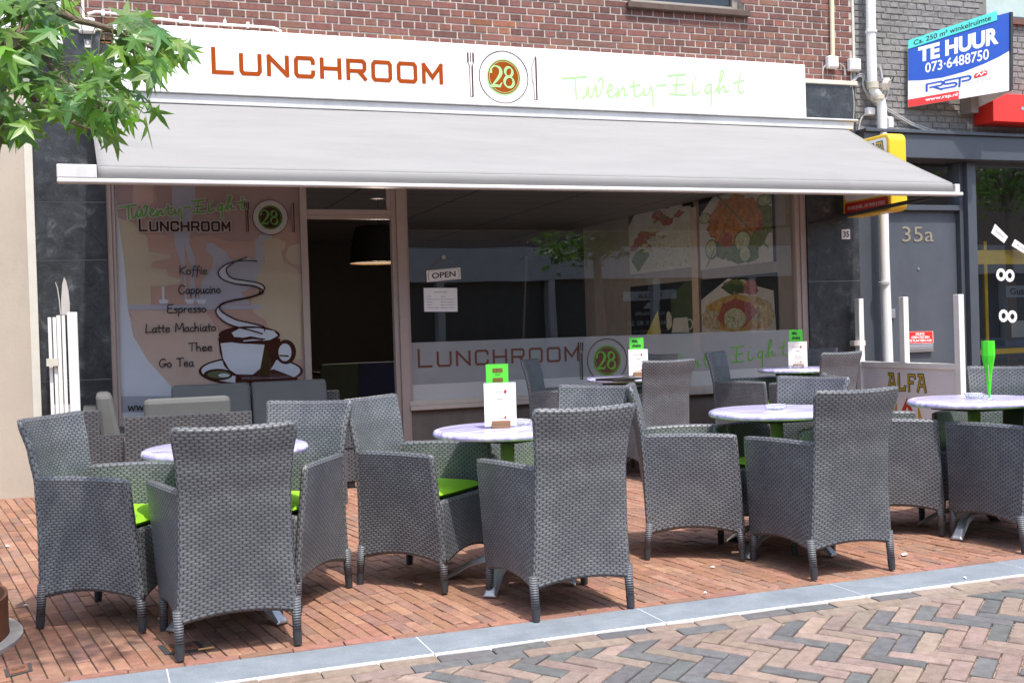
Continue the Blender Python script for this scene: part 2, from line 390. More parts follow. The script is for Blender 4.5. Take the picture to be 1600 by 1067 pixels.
TE_RAW = [[(230, 241), (285, 237), (340, 232)], [(288, 237), (290, 290), (293, 335)],
  [(318, 330), (335, 320), (347, 280), (350, 322), (366, 318), (380, 272), (386, 322), (402, 308), (414, 252), (402, 240), (393, 257)],
  [(430, 302), (455, 290), (450, 268), (437, 282), (438, 316), (455, 325), (475, 308)], [(478, 327), (482, 285), (483, 322), (498, 288), (510, 286), (513, 318), (526, 312)],
  [(553, 248), (556, 300), (562, 320), (578, 320), (592, 306)], [(535, 278), (582, 270)], [(598, 284), (602, 314), (618, 312), (632, 280), (640, 320), (642, 366)],
  [(658, 273), (700, 271)], [(710, 228), (790, 222)], [(752, 228), (748, 270), (745, 314)], [(732, 271), (786, 267)], [(715, 312), (792, 316)],
  [(822, 262), (820, 306), (838, 313), (854, 298)], [(834, 240), (837, 236)], [(906, 268), (886, 272), (878, 296), (890, 308), (903, 292), (908, 266), (906, 320), (908, 362)],
  [(925, 302), (950, 252), (963, 212), (951, 208), (945, 245), (940, 308), (955, 280), (966, 276), (967, 298), (986, 298)], [(1038, 224), (1030, 288), (1040, 306), (1053, 300)], [(1008, 262), (1054, 250)]]
def _ten():
    out = []
    for pl in TE_RAW:
        q = []
        for x, y in pl:
            p = onY(800+x*.34375, 40+y*.34375, -.12); q.append((p.x, p.z))
        out.append(q)
    x0 = min(p[0] for l in out for p in l); x1 = max(p[0] for l in out for p in l); z0 = min(p[1] for l in out for p in l)
    return [[((p[0]-x0)/(x1-x0), (p[1]-z0)/(x1-x0)) for p in l] for l in out]
TE = _ten()
def twenty(mb, to3, x0, x1, z0, wd, mi=0, tilt=0.):
    for l in TE: stroke(mb, smoothline([(x0+p[0]*(x1-x0), z0+p[1]*(x1-x0)+tilt*p[0]*(x1-x0)) for p in l]), wd, to3, mi)
def ellip(cx, cz, rx, rz, n=40, a0=0., a1=2*pi): return [(cx+rx*cos(a0+(a1-a0)*i/n), cz+rz*sin(a0+(a1-a0)*i/n)) for i in range(n if a1-a0 > 6.28 else n+1)]
def emblem(mb, lay, cx, cz, r, mi):
    """plate with 28, fork and knife; lay(k) gives a to3 for layer k; mi: dict of material slots"""
    t0, t1, t2, t3 = lay(0), lay(1), lay(2), lay(3)
    if 'plate' in mi: mb.poly([t0(*p) for p in ellip(cx, cz, r, r)], mi['plate'])
    stroke(mb, ellip(cx, cz, r, r), r*.035, t1, mi['line'], True)
    mb.poly([t1(*p) for p in ellip(cx, cz, r*.70, r*.70)], mi['green'])
    mb.poly([t2(*p) for p in ellip(cx, cz, r*.655, r*.655)], mi['disc'])
    stroke(mb, ellip(cx, cz, r*.60, r*.60), r*.018, t3, mi['green'], True)
    h = r*.78; x = cx-r*.56; z = cz-h*.5
    two = smoothline([(.05, .72), (.10, .92), (.35, 1.02), (.62, .92), (.68, .68), (.50, .42), (.2, .14), (.03, .0)], 5)
    wv = [.15, .08, .06, .13, .19, .15, .08, .05]; ww = [wv[min(int(i/5), 7)]*(1-(i % 5)/5)+wv[min(int(i/5)+1, 7)]*((i % 5)/5) for i in range(len(two))]
    stroke(mb, [(x+p[0]*h*.82, z+p[1]*h) for p in two], [q*h*.95 for q in ww], t3, mi['green'])
    stroke(mb, [(x+p[0]*h*.82, z+p[1]*h) for p in ((.03, .03), (.3, .06), (.6, .03), (.74, .22))], [q*h for q in (.10, .14, .11, .03)], t3, mi['green'])
    x2 = x+h*.98
    for (c, rx, rz) in (((0, .76), .19, .23), ((0, .26), .24, .26)):
        e = ellip(x2+c[0]*h, z+c[1]*h, rx*h, rz*h, 28); stroke(mb, e, [h*(.055+.085*abs(cos(2*pi*i/28+.7))) for i in range(28)], t3, mi['green'], True)
    fx = cx-r*1.33
    for k in (-1, 0, 1): stroke(mb, [(fx+k*r*.09, cz+r*.86), (fx+k*r*.09, cz+r*.52)], r*.035, t1, mi['line'])
    stroke(mb, [(fx-r*.12, cz+r*.86), (fx-r*.12, cz+r*.5), (fx-r*.05, cz+r*.38), (fx-r*.05, cz-r*.8), (fx+r*.06, cz-r*.8), (fx+r*.06, cz+r*.38), (fx+r*.12, cz+r*.5), (fx+r*.12, cz+r*.86)], r*.03, t1, mi['line'])
    stroke(mb, [(fx+r*.055, cz-r*.8), (fx+r*.055, cz+r*.36)], r*.06, t1, mi['line'])
    kx = cx+r*1.3
    stroke(mb, [(kx+r*.06, cz-r*.82), (kx-r*.06, cz-r*.82), (kx-r*.06, cz-r*.2), (kx-r*.13, cz-r*.1), (kx-r*.12, cz+r*.5), (kx+r*.04, cz+r*.88), (kx+r*.06, cz+r*.5)], r*.03, t1, mi['line'], True)
    stroke(mb, [(kx+r*.05, cz-r*.8), (kx+r*.05, cz+r*.8)], r*.06, t1, mi['line'])
HW = {'K': (.62, [[(.08, 1), (.05, 0)], [(.6, .95), (.1, .45), (.58, 0)]]), 'o': (.5, [[(.25, .5), (.06, .35), (.06, .12), (.22, 0), (.4, .12), (.4, .35), (.22, .5), (.3, .46)]]),
  'f': (.4, [[(.4, .95), (.28, 1), (.2, .8), (.14, .1), (.08, -.3)], [(.02, .5), (.36, .52)]]), 'i': (.22, [[(.1, .5), (.08, .1), (.16, 0)], [(.13, .72), (.14, .76)]]),
  'e': (.48, [[(.06, .26), (.36, .32), (.34, .48), (.18, .5), (.06, .3), (.1, .06), (.24, 0), (.42, .1)]]), 'C': (.72, [[(.64, .82), (.5, .98), (.28, .95), (.06, .6), (.06, .25), (.22, 0), (.45, .02), (.64, .18)]]),
  'a': (.5, [[(.4, .48), (.2, .5), (.06, .3), (.08, .06), (.2, 0), (.36, .2), (.4, .46), (.38, .08), (.48, .02)]]), 'p': (.5, [[(.08, .5), (.06, 0), (.02, -.42)], [(.07, .38), (.24, .52), (.4, .4), (.38, .12), (.2, 0), (.08, .1)]]),
  'u': (.5, [[(.06, .5), (.06, .12), (.18, 0), (.34, .15), (.38, .5), (.38, .1), (.46, 0)]]), 'c': (.42, [[(.36, .42), (.22, .5), (.06, .32), (.08, .08), (.22, 0), (.38, .1)]]),
  'n': (.5, [[(.07, .5), (.06, 0)], [(.07, .3), (.22, .5), (.36, .42), (.37, 0)]]), 'E': (.6, [[(.55, .98), (.1, .92), (.06, .5), (.06, .05), (.55, .02)], [(.08, .52), (.45, .55)]]),
  's': (.4, [[(.34, .44), (.2, .52), (.08, .4), (.3, .2), (.26, .03), (.05, .02)]]), 'r': (.4, [[(.08, .5), (.07, 0)], [(.07, .28), (.2, .48), (.36, .46)]]), 'L': (.6, [[(.12, 1), (.06, .1), (.1, .02), (.55, .06)]]),
  't': (.36, [[(.17, .85), (.15, .1), (.25, 0)], [(.0, .52), (.34, .55)]]), 'M': (.85, [[(.04, 0), (.12, .98), (.4, .3), (.7, 1), (.78, 0)]]), 'h': (.5, [[(.08, 1), (.06, 0)], [(.07, .3), (.22, .5), (.36, .4), (.37, 0)]]),
  'T': (.66, [[(.02, .95), (.66, 1)], [(.34, .97), (.3, 0)]]), 'G': (.72, [[(.62, .84), (.45, .98), (.2, .86), (.05, .45), (.15, .06), (.4, .02), (.6, .3), (.38, .36), (.68, .38)]]),
  'w': (.62, [[(.04, .5), (.12, 0), (.28, .42), (.4, 0), (.54, .5)]]), '.': (.2, [[(.06, .02), (.08, .04)]]), ' ': (.42, []), 'k': (.45, [[(.08, 1), (.06, 0)], [(.36, .5), (.08, .22), (.4, 0)]]),
  'l': (.2, [[(.1, 1), (.08, 0)]]), 'm': (.7, [[(.07, .5), (.06, 0)], [(.07, .3), (.2, .5), (.31, .4), (.31, 0)], [(.32, .3), (.46, .5), (.57, .4), (.58, 0)]]), 'd': (.5, [[(.4, .45), (.2, .5), (.06, .25), (.18, 0), (.38, .15)], [(.42, 1), (.4, 0)]])}
def hand(mb, to3, s_, x0, x1, z0, wd, mi=0, h=None):
    tot = sum(HW[c][0] for c in s_); u = (x1-x0)/tot; h = h or u*1.0; x = x0
    for c in s_:
        for l in HW[c][1]: stroke(mb, smoothline([(x+p[0]*u, z0+p[1]*h) for p in l], 4), wd, to3, mi)
        x += HW[c][0]*u
def textmesh(s_, bold=0.):
    cu = bpy.data.curves.new('t', 'FONT'); cu.body = s_; cu.resolution_u = 3; cu.offset = bold
    o = bpy.data.objects.new('t', cu); COL.objects.link(o)
    dg = bpy.context.evaluated_depsgraph_get(); me = bpy.data.meshes.new_from_object(o.evaluated_get(dg))
    v = [tuple(q.co) for q in me.vertices]; f = [tuple(p.vertices) for p in me.polygons]
    bpy.data.objects.remove(o); bpy.data.curves.remove(cu); bpy.data.meshes.remove(me); return v, f
def text(mb, s_, to3, x0, x1, z0, h=None, mi=0, bold=0., cap=None):
    """built-in sans lettering stretched to x0..x1, height h, placed by to3"""
    v, f = textmesh(s_, bold); ax = min(p[0] for p in v); bx = max(p[0] for p in v); ay = min(p[1] for p in v); by = max(p[1] for p in v)
    k = (x1-x0)/(bx-ax); kz = (h/(by-ay)) if h else k
    mb.add([to3(x0+(p[0]-ax)*k, z0+(p[1]-ay)*kz) for p in v], f, mi)
def pl_y(Y, d=0.): return lambda x, z: (x, Y-d, z)
def quad_map(a, b_, c, d_, off):
    """unit square -> quad a(0,0) b(1,0) c(1,1) d(0,1), lifted along its normal"""
    a, b_, c, d_ = map(Vector, (a, b_, c, d_)); n = (b_-a).cross(d_-a).normalized()
    return lambda x, z: (a*(1-x)+b_*x)*(1-z)+(d_*(1-x)+c*x)*z+n*off

# ================================================================== SETTING
def brick_top(mb, cx, cy, a, l, wd, z, col, ch=.004, tilt=.0016):
    ca, sa = cos(a), sin(a); t1, t2 = random.uniform(-tilt, tilt), random.uniform(-tilt, tilt)
    def ring(hl, hw, zz): return [(cx+sx*hl*ca-sy*hw*sa, cy+sx*hl*sa+sy*hw*ca, zz+sx*t1+sy*t2) for sx, sy in ((-1, -1), (1, -1), (1, 1), (-1, 1))]
    vs = ring(l/2, wd/2, z-.03)+ring(l/2, wd/2, z-ch*.8)+ring(l/2-ch, wd/2-ch, z)
    fs = [(8, 9, 10, 11)]+[(4+i, 4+(i+1) % 4, 8+(i+1) % 4, 8+i) for i in range(4)]+[(i, (i+1) % 4, 4+(i+1) % 4, 4+i) for i in range(4)]
    mb.add(vs, fs, 0, col)
def clip(poly, f):
    out = []
    for i in range(len(poly)):
        a, b_ = poly[i-1], poly[i]; fa, fb = f(a), f(b_)
        if (fa >= 0) != (fb >= 0): t = fa/(fa-fb); out.append((a[0]+(b_[0]-a[0])*t, a[1]+(b_[1]-a[1])*t))
        if fb >= 0: out.append(b_)
    return out
def brick_cut(mb, cx, cy, a, l, wd, zf, col, f, ch=.004, tilt=.0012):
    ca, sa = cos(a), sin(a); P_ = [(cx+sx*l/2*ca-sy*wd/2*sa, cy+sx*l/2*sa+sy*wd/2*ca) for sx, sy in ((-1, -1), (1, -1), (1, 1), (-1, 1))]
    if f is not None: P_ = clip(P_, f)
    if len(P_) < 3: return
    ar = .5*abs(sum(P_[i-1][0]*P_[i][1]-P_[i][0]*P_[i-1][1] for i in range(len(P_))))
    if ar < .0008: return
    mx = sum(p[0] for p in P_)/len(P_); my = sum(p[1] for p in P_)/len(P_); dz = random.uniform(-.0018, .0018); t1, t2 = random.uniform(-tilt, tilt)/.05, random.uniform(-tilt, tilt)/.05
    def ring(k, dd): 
        o = []
        for x, y in P_:
            r_ = hypot(x-mx, y-my); q = max(0, 1-k*1.4/max(r_, .01)); X, Y = mx+(x-mx)*q, my+(y-my)*q; o.append((X, Y, zf(X, Y)+dz+dd+(x-mx)*t1+(y-my)*t2))
        return o
    n = len(P_); vs = ring(0, -.03)+ring(0, -ch*.8)+ring(ch, 0)
    mb.add(vs, [tuple(range(2*n, 3*n))]+[(n+i, n+(i+1) % n, 2*n+(i+1) % n, 2*n+i) for i in range(n)]+[(i, (i+1) % n, n+(i+1) % n, n+i) for i in range(n)], 0, col)
def jit(c, v, h=.06):
    k = 1+random.uniform(-v, v); return tuple(max(.004, x*k*(1+random.uniform(-h, h))) for x in c)
# ground sheet
g = MB(); g.add([(-60, -60, -.4), (60, -60, -.4), (60, 40, -.4), (-60, 40, -.4)], [(0, 1, 2, 3)])
struct(g.build('ground', M_JOINT))
# terrace: rows of red pavers running out to the kerb
tb = MB(); A = radians(-80.5); ca, sa = cos(A), sin(A); L_, W_ = .200, .0545; J = .0035
for i in range(-80, 330):
    off = (i % 2)*.5*(L_+J)+random.uniform(-.05, .05)
    for j in range(-14, 40):
        u = (j+.5)*(L_+J)+off-3.6; v = i*(W_+J)
        x = 3.0+u*ca-(v-5.2)*sa; y = -2.4+u*sa+(v-5.2)*ca
        if not (-2.6 < x < 10.2 and y < .03): continue
        if y-L_/2 > -.0 or y+L_/2 < KY+.07: continue
        c = random.choice([(.29, .152, .099), (.276, .144, .093), (.305, .164, .110), (.264, .139, .096), (.315, .177, .120), (.248, .145, .108)])
        brick_cut(tb, x, y, A, L_-.003+random.uniform(-.002, .002), W_-random.uniform(0, .002), lambda X, Y: gz(Y), jit(c, .10, .04), (lambda p: p[1]-(KY+.066)) if y-L_/2 < KY+.07 else None)
x = -2.6
while x < 10.2:
    brick_cut(tb, x+.1, KY+.034, 0, .2, .056, lambda X, Y: .004, jit((.285, .15, .108), .1), None); x += .205
struct(tb.build('terrace', M_BRT))
tbase = MB(); tbase.add([(-30, KY, -.008), (30, KY, -.008), (30, 0, gz(0)-.008), (-30, 0, gz(0)-.008), (-30, .6, gz(0)-.014), (30, .6, gz(0)-.014)], [(0, 1, 2, 3), (3, 2, 5, 4)])
struct(tbase.build('terrace_bed', M_JOINT))
# kerb of blue-grey stone with a pale sawn edge
def kerbmat():
    m, nt, b, L = base('bluestone_kerb'); tc = nd(nt, 'ShaderNodeTexCoord')
    n = nd(nt, 'ShaderNodeTexNoise', i_Scale=5, i_Detail=10, i_Roughness=.7); L(tc.outputs['Object'], n.inputs['Vector'])
    r = ramp(nt, (.3, (.15, .172, .195)), (.55, (.205, .232, .257)), (.75, (.265, .29, .31))); L(n.outputs[0], r.inputs[0])
    n4 = nd(nt, 'ShaderNodeTexNoise', i_Scale=200, i_Detail=4); L(tc.outputs['Object'], n4.inputs['Vector'])
    r4 = ramp(nt, (.3, (.78, .8, .82)), (.65, (1.12, 1.12, 1.12))); L(n4.outputs[0], r4.inputs[0])
    o = mixc(nt, r.outputs[0], r4.outputs[0], mode='MULTIPLY', f=1)
    n5 = nd(nt, 'ShaderNodeTexNoise', i_Scale=1.9, i_Detail=9, i_Roughness=.7); L(tc.outputs['Object'], n5.inputs['Vector'])
    r5 = ramp(nt, (.54, (0, 0, 0)), (.72, (.5, .5, .5))); L(n5.outputs[0], r5.inputs[0]); o = mixc(nt, o, (.17, .17, .165), r5.outputs[0])
    L(o, b.inputs['Base Color']); b.inputs['Roughness'].default_value = .75
    bp = nd(nt, 'ShaderNodeBump', i_Strength=.3, i_Distance=.003); L(n4.outputs[0], bp.inputs['Height']); L(bp.outputs[0], b.inputs['Normal']); return m
kb = MB(); xs = [-2.4, -1.38, -.38, .20, 1.17, 2.17, 3.17, 4.17, 5.17, 6.17, 7.17, 8.17, 9.17]
M_KPALE = plain('pale_sawn_edge', (.70, .71, .71), .8, var=.08, dirt=.25)
for a, b_ in zip(xs, xs[1:]):
    kb.box(a+.002, b_-.002, KY-.262, KY-.006, -.1, .004, 0); kb.box(a+.002, b_-.002, KY-.274, KY-.2625, -.1, .0035, 1); kb.box(a-.0018, a+.0018, KY-.262, KY-.006, -.1, .0035, 1)
struct(kb.build('kerb', [kerbmat(), M_KPALE]))
# road: two stretcher courses then herringbone clinkers
rb = MB()
def rcol():
    return jit((.122, .122, .122), .12, .03) if random.random() < .27 else jit(random.choice([(.245, .187, .152), (.222, .170, .138), (.265, .205, .168), (.232, .178, .148)]), .1, .04)
Y0 = KY-.276
def zroad(X, Y): return -.002-.04*max(0, Y0-max(Y, -9))      # the road falls to its middle
for r_ in range(2):
    x = -2.4+r_*.1
    while x < 9: brick_cut(rb, x+.11, Y0-.040-r_*.078, 0, .219, .073, zroad, rcol(), None); x += .2235
Y1 = Y0-.157
A = radians(-50); ca, sa = cos(A), sin(A); bw, bl = .0755, .2265
def in_road(x, y): return -2.2 < x < 7.5 and -7.6 < y
for i in range(-60, 90):
    for j in range(-60, 90):
        # 3:1 herringbone: one lying and one standing brick per lattice step
        for k in (0, 1):
            ox = (i + j*3)*bw; oy = (i - j*3 + 0)*bw
            if k == 0: cx, cy, l_, w2 = ox+1.5*bw, oy+.5*bw, bl, bw
            else: cx, cy, l_, w2 = ox+.5*bw+3*bw*0, oy+2.5*bw-0*bw, bw, bl
            X = 2.6+cx*ca-cy*sa; Yy = -6.0+cx*sa+cy*ca
            if not in_road(X, Yy): continue
            if Yy > Y1+.12: continue
            brick_cut(rb, X, Yy, A if k == 0 else A+pi/2, bl-.008, bw-.007, zroad, rcol(), (lambda p: Y1-p[1]) if Yy > Y1-.13 else None, ch=.0045)
struct(rb.build('road', M_BRR))
def farroad():
    m, nt, b, L = base('far_clinker'); tc = nd(nt, 'ShaderNodeTexCoord'); br = nd(nt, 'ShaderNodeTexBrick', i_Scale=4.5); L(tc.outputs['Object'], br.inputs['Vector'])
    br.inputs['Color1'].default_value = (.38, .26, .2, 1); br.inputs['Color2'].default_value = (.2, .17, .15, 1); br.inputs['Mortar'].default_value = (.06, .05, .04, 1)
    L(br.outputs[0], b.inputs['Base Color']); b.inputs['Roughness'].default_value = .85; return m
fr_ = MB(); zq = zroad(0, -9)-.014; fr_.add([(-40, -17.6, zq), (40, -17.6, zq), (40, -9, zq), (-40, -9, zq), (40, KY-.27, -.015), (-40, KY-.27, -.015)], [(0, 1, 2, 3), (3, 2, 4, 5)])
struct(fr_.build('street', farroad()))

# ------------------------------------------------------------------ brick walls
def brick_wall(mb, x0, x1, z0, z1, Y, colf, holes=(), c=.0622, l=.215, pro=.006, zofs=0., ragged=0.):
    z = zofs; r_ = 0
    while z < z1:
        if z+c > z0:
            head = r_ % 2; L0 = (l/2 if head else l); x = x0-((r_ % 4)*l*.25)-.03
            while x < x1:
                a, b_ = max(x, x0), min(x+L0-.011, x1); za, zb = max(z, z0), min(z+c-.011, z1)
                if b_-a > .02 and zb-za > .01:
                    mx, mz = (a+b_)/2, (za+zb)/2
                    if not any(h[0] < mx < h[1] and h[2] < mz < h[3] for h in holes):
                        q = .003; p_ = pro+random.uniform(-.002, .002)
                        vs = [(a, Y, za), (b_, Y, za), (b_, Y, zb), (a, Y, zb), (a+q*.3, Y-p_+q, za+q*.3), (b_-q*.3, Y-p_+q, za+q*.3), (b_-q*.3, Y-p_+q, zb-q*.3), (a+q*.3, Y-p_+q, zb-q*.3), (a+q, Y-p_, za+q), (b_-q, Y-p_, za+q), (b_-q, Y-p_, zb-q), (a+q, Y-p_, zb-q)]
                        if ragged: vs = [(p[0]+random.uniform(-ragged, ragged), p[1]+random.uniform(-ragged, ragged)*.6, p[2]+random.uniform(-ragged, ragged)) for p in vs]
                        mb.add(vs, [(8, 9, 10, 11)]+[(4+i, 4+(i+1) % 4, 8+(i+1) % 4, 8+i) for i in range(4)]+[(i, (i+1) % 4, 4+(i+1) % 4, 4+i) for i in range(4)], 0, colf())
                x += L0
        z += c; r_ += 1
FX0, FX1 = -.42, 7.02        # the lunchroom's own front
bb = thing('brick_building', (3.3, .3, 0), 'red brick building with dark marble piers and the wide lunchroom shop window', 'building')
wx0, wx1, wz0 = onY(982, 5).x, onY(1163, 5).x, onY(1070, 12).z
bw_ = MB(); hole = (wx0, wx1, wz0-.0, wz0+1.7)
brick_wall(bw_, FX0-.02, FX1, 3.52, 6.2, 0, lambda: jit(random.choice([(.195, .088, .068), (.178, .08, .064), (.218, .104, .080), (.15, .072, .06), (.195, .094, .075), (.25, .105, .06) if random.random() < .25 else (.18, .086, .068)]), .16), holes=[hole])
bw_.build('brickwork', M_BRW, bb)
mw = MB()
for (a, b_, c, d) in ((FX0-.02, hole[0], 3.52, 6.2), (hole[1], FX1, 3.52, 6.2), (hole[0], hole[1], 3.52, hole[2]), (hole[0], hole[1], hole[3], 6.2)): mw.box(a, b_, 0, .3, c, d)
mw.build('wall', M_MORT, bb)
uw = MB(); uw.box(hole[0]-.03, hole[1]+.03, -.06, .1, hole[2]-.055, hole[2]+.001)
uw.build('window_sill', plain('brown_sill', (.10, .065, .05), .8, var=.3, bump=.5), bb, bevel=.006)
uf = MB()
for (a, b_, c, d) in ((hole[0], hole[0]+.07, hole[2]+.002, hole[3]), (hole[1]-.07, hole[1], hole[2]+.002, hole[3]), (hole[0]+.07, hole[1]-.07, hole[2]+.002, hole[2]+.07), (hole[0]+.07, hole[1]-.07, hole[3]-.07, hole[3])): uf.box(a, b_, .1, .17, c, d)
ufr = uf.build('window', P('beige_frame', (.34, .30, .26), .5), bb)
up_ = MB(); up_.box(hole[0]+.07, hole[1]-.07, .13, .14, hole[2]+.07, hole[3]-.07); q = up_.build('pane', P('dark_pane', (.02, .025, .03), .05), ufr); 
# marble piers and the band over the window
zl = [gz(0), .98, 1.70, 2.26, 3.0, 3.50]
for X0, X1, zz in ((FX0, .085, [gz(0), .95, 1.86, 2.30, 2.95, 3.60]), (6.425, FX1, [gz(0), .7, 1.60, 2.62, 3.50])):
    p = MB(); 
    for a, b_ in zip(zz, zz[1:]): p.box(X0, X1, -.03, .25, a+.003, b_-.003, 0); p.box(X0+.004, X1-.004, -.026, .2, b_-.003, b_+.003, 1)
    p.build('marble_pier', [M_MARB, P('joint_line', (.30, .30, .28), .8)], bb)
    l = MB(); l.box(X0-.03, X1+.02, -.05, .2, zz[-1]+.0035, zz[-1]+.045); l.build('ledge', P('cream_ledge', (.62, .58, .48), .7, var=.1, dirt=.4), bb, bevel=.004)
bd = MB(); bd.box(.085, 6.425, .0, .25, 2.50, 3.55); bd.build('fascia_band', M_MARB, bb)
M_FR = plain('taupe_window_frame', (.36, .285, .25), .55, var=.1, sc=3, dirt=.35)
M_RISE = plain('stall_riser_render', (.17, .145, .125), .9, var=.25, sc=4, bump=.4, dirt=.5)
rs = MB(); rs.box(2.452, 6.424, .02, .24, gz(0)-.05, .575); rs.box(.086, 1.60, .02, .24, gz(0)-.05, .36); rs.build('stall_riser', M_RISE, bb)
sl_ = MB(); sl_.box(2.44, 6.424, -.045, .12, .576, .612); sl_.box(2.44, 6.424, -.02, .10, .6125, .65); sl_.build('sill', P('cream_sill', (.50, .43, .37), .6, var=.1, dirt=.4), bb, bevel=.004)
# frames
wf = MB()
wf.box(.086, .125, -.012, .09, .361, 2.499); wf.box(.126, .15, .0, .07, .361, 2.499)
wf.box(.151, 1.57, .0, .07, .361, .40); wf.box(.151, 1.57, .0, .07, 2.46, 2.499)
wf.box(1.571, 1.625, -.012, .09, gz(0), 2.499)
wf.box(2.335, 2.375, .01, .08, gz(0), 2.499); wf.box(2.376, 2.452, -.012, .09, gz(0), 2.499)
wf.box(1.626, 2.334, .0, .08, 2.22, 2.262); wf.box(1.626, 2.334, .012, .07, 2.185, 2.2195); wf.box(1.626, 2.334, .0, .08, 2.47, 2.499); wf.box(2.30, 2.334, .015, .06, 2.263, 2.469)
wf.box(2.453, 2.475, .01, .07, .651, 2.499); wf.box(2.476, 6.31, .01, .07, 2.47, 2.499)
wf.box(6.311, 6.36, .0, .09, .651, 2.499); wf.box(6.3605, 6.424, -.012, .07, .613, 2.499)
wfo = wf.build('shop_window_frame', M_FR, bb, bevel=.003)
gl = MB(); gl.add([(2.475, .042, .651), (6.311, .042, .651), (6.311, .042, 2.47), (2.475, .042, 2.47)], [(0, 1, 2, 3)]); gl.add([(1.626, .042, 2.262), (2.334, .042, 2.262), (2.334, .042, 2.469), (1.626, .042, 2.469)], [(0, 1, 2, 3)])
win = gl.build('shop_window', M_GLASS, bb)
# frosted band with the shop's name, set on the glass
zt = lambda px, py: onY(px, py, .036).z
fb = MB(); z0, z1, z2 = .70, .83, 1.13
z0 = zt(800, 620)-.03; z1 = (zt(645, 601)+zt(830, 592))/2; z2 = (zt(645, 537)+zt(1250, 513))/2
fb.add([(2.476, .036, z1), (6.31, .036, z1), (6.31, .036, z2), (2.476, .036, z2)], [(0, 1, 2, 3)], 0)
fb.add([(2.476, .036, .652), (6.31, .036, .652), (6.31, .036, z1-.001), (2.476, .036, z1-.001)], [(0, 1, 2, 3)], 1)
fbo = fb.build('frosted_band', [film('frosted_film', (.62, .62, .62), .42), film('denser_film', (.72, .71, .69), .62)], win)
lb = MB(); to = lambda k: pl_y(.033-.0012*k)
a = onY(655, 573, .03); b_ = onY(903, 551, .03); lunchroom(lb, to(0), a.x, b_.x, a.z, .115, 0)
BDM = [P('band_brown', (.13, .035, .015), .5), M_DBRN, P('band_green', (.13, .40, .03), .5)]
lb.build('lettering', BDM, win); lb = MB(); e = onY(949, 563, .03); emblem(lb, to, e.x, e.z, .195, {'line': 1, 'green': 2, 'disc': 0}); lb.build('emblem', BDM, win); lb = MB()
a = onY(1020, 570, .03); b_ = onY(1230, 540, .03); twenty(lb, to(0), a.x, b_.x, e.z-.17, .012, 2, tilt=.015)
lb.build('lettering', BDM, win)

# ------------------------------------------------------------------ printed poster behind the left pane
PY = .04
Zs = .2998
def zz2(x, y, k=0):
    p = onY(200+x*Zs, 280+y*Zs, PY-.0014*k); return (p.x, PY-.0014*k, p.z)
pm = [P('poster_salmon', (0.6, 0.38, 0.3), .5, var=.04), P('poster_mauve', (0.5, 0.34, 0.3), .5, var=.04), P('poster_peach', (0.7, 0.47, 0.38), .5, var=.04), P('poster_sand', (0.64, 0.53, 0.36), .5, var=.04),
      P('poster_lilac', (0.525, 0.512, 0.575), .5, var=.04), P('poster_white', (.74, .76, .80), .45, var=.03), P('poster_grey', (0.425, 0.450, 0.500), .5, var=.03), P('poster_pink', (0.68, 0.5, 0.4), .5, var=.04)]
pr = MB(); pr.add([(.15, PY, .40), (1.571, PY, .40), (1.571, PY, 2.46), (.15, PY, 2.46)], [(0, 1, 2, 3)], 0)
film_ = pr.build('window_poster', pm, bb)
art = MB(); Q = lambda pts, k, mi: art.poly([zz2(x, y, k) for x, y in pts], mi)
Q([(-60, -20), (30, -20), (40, 130), (-30, 250), (-60, 200)], 1, 1); Q([(30, -20), (130, -20), (130, 120), (60, 230), (20, 200)], 1, 2)
Q([(130, -20), (905, -20), (905, 190), (840, 210), (780, 260), (640, 325), (520, 325), (430, 290), (330, 310), (200, 300), (120, 260), (150, 120)], 1, 1)
Q([(230, -20), (352, -20), (350, 120), (330, 230), (318, 330), (352, 420), (345, 540), (372, 640), (340, 645), (322, 560), (328, 460), (296, 350), (290, 270)], 2, 4)
Q([(228, -20), (290, 100), (292, 270), (296, 420), (310, 640), (296, 640), (290, 480), (244, 340), (232, 240)], 2, 4)
Q([(-60, 200), (30, 230), (100, 300), (110, 380), (215, 395), (225, 415), (130, 430), (120, 460), (200, 470), (210, 500), (275, 520), (275, 540), (190, 560), (120, 560), (120, 655), (-60, 660)], 2, 3)
Q([(175, 560), (190, 560), (190, 625), (212, 630), (205, 650), (165, 650), (160, 630), (178, 625)], 3, 5); Q([(296, 626), (348, 626), (338, 650), (308, 650)], 3, 5); Q([(355, 626), (410, 626), (398, 650), (366, 650)], 3, 5)
Q([(405, 335), (440, 330), (470, 350), (510, 380), (525, 410), (560, 430), (640, 425), (665, 420), (660, 330), (690, 290), (740, 285), (760, 310), (700, 330), (700, 400), (715, 450), (670, 520), (660, 560), (590, 590), (640, 650), (380, 655), (370, 580), (395, 520), (440, 460), (445, 410), (410, 370)], 2, 4)
Q([(700, 340), (720, 310), (770, 305), (825, 330), (815, 360), (800, 380), (810, 430), (880, 470), (920, 520), (900, 700), (905, 940), (780, 940), (720, 740), (650, 690), (640, 640), (680, 560), (665, 520), (700, 460), (715, 430), (700, 390)], 3, 3)
Q([(820, 400), (840, 350), (890, 335), (905, 340), (905, 450), (850, 440)], 3, 3)
Q([(-60, 655), (700, 655), (700, 678), (-60, 680)], 3, 4)
Q([(0, 682), (400, 680), (470, 790), (500, 860), (540, 900), (540, 1010), (120, 820), (60, 760), (10, 700)], 2, 7); Q([(0, 700), (120, 820), (260, 830), (340, 880), (430, 960), (500, 1080), (200, 1100), (60, 900)], 3, 7)
Q([(-70, -20), (-52, 200), (-20, 420), (0, 680), (30, 820), (100, 940), (190, 1040), (240, 1100), (260, 1290), (-75, 1290)], 4, 5)
Q([(-75, 1130), (260, 1130), (260, 1215), (-75, 1215)], 5, 6)
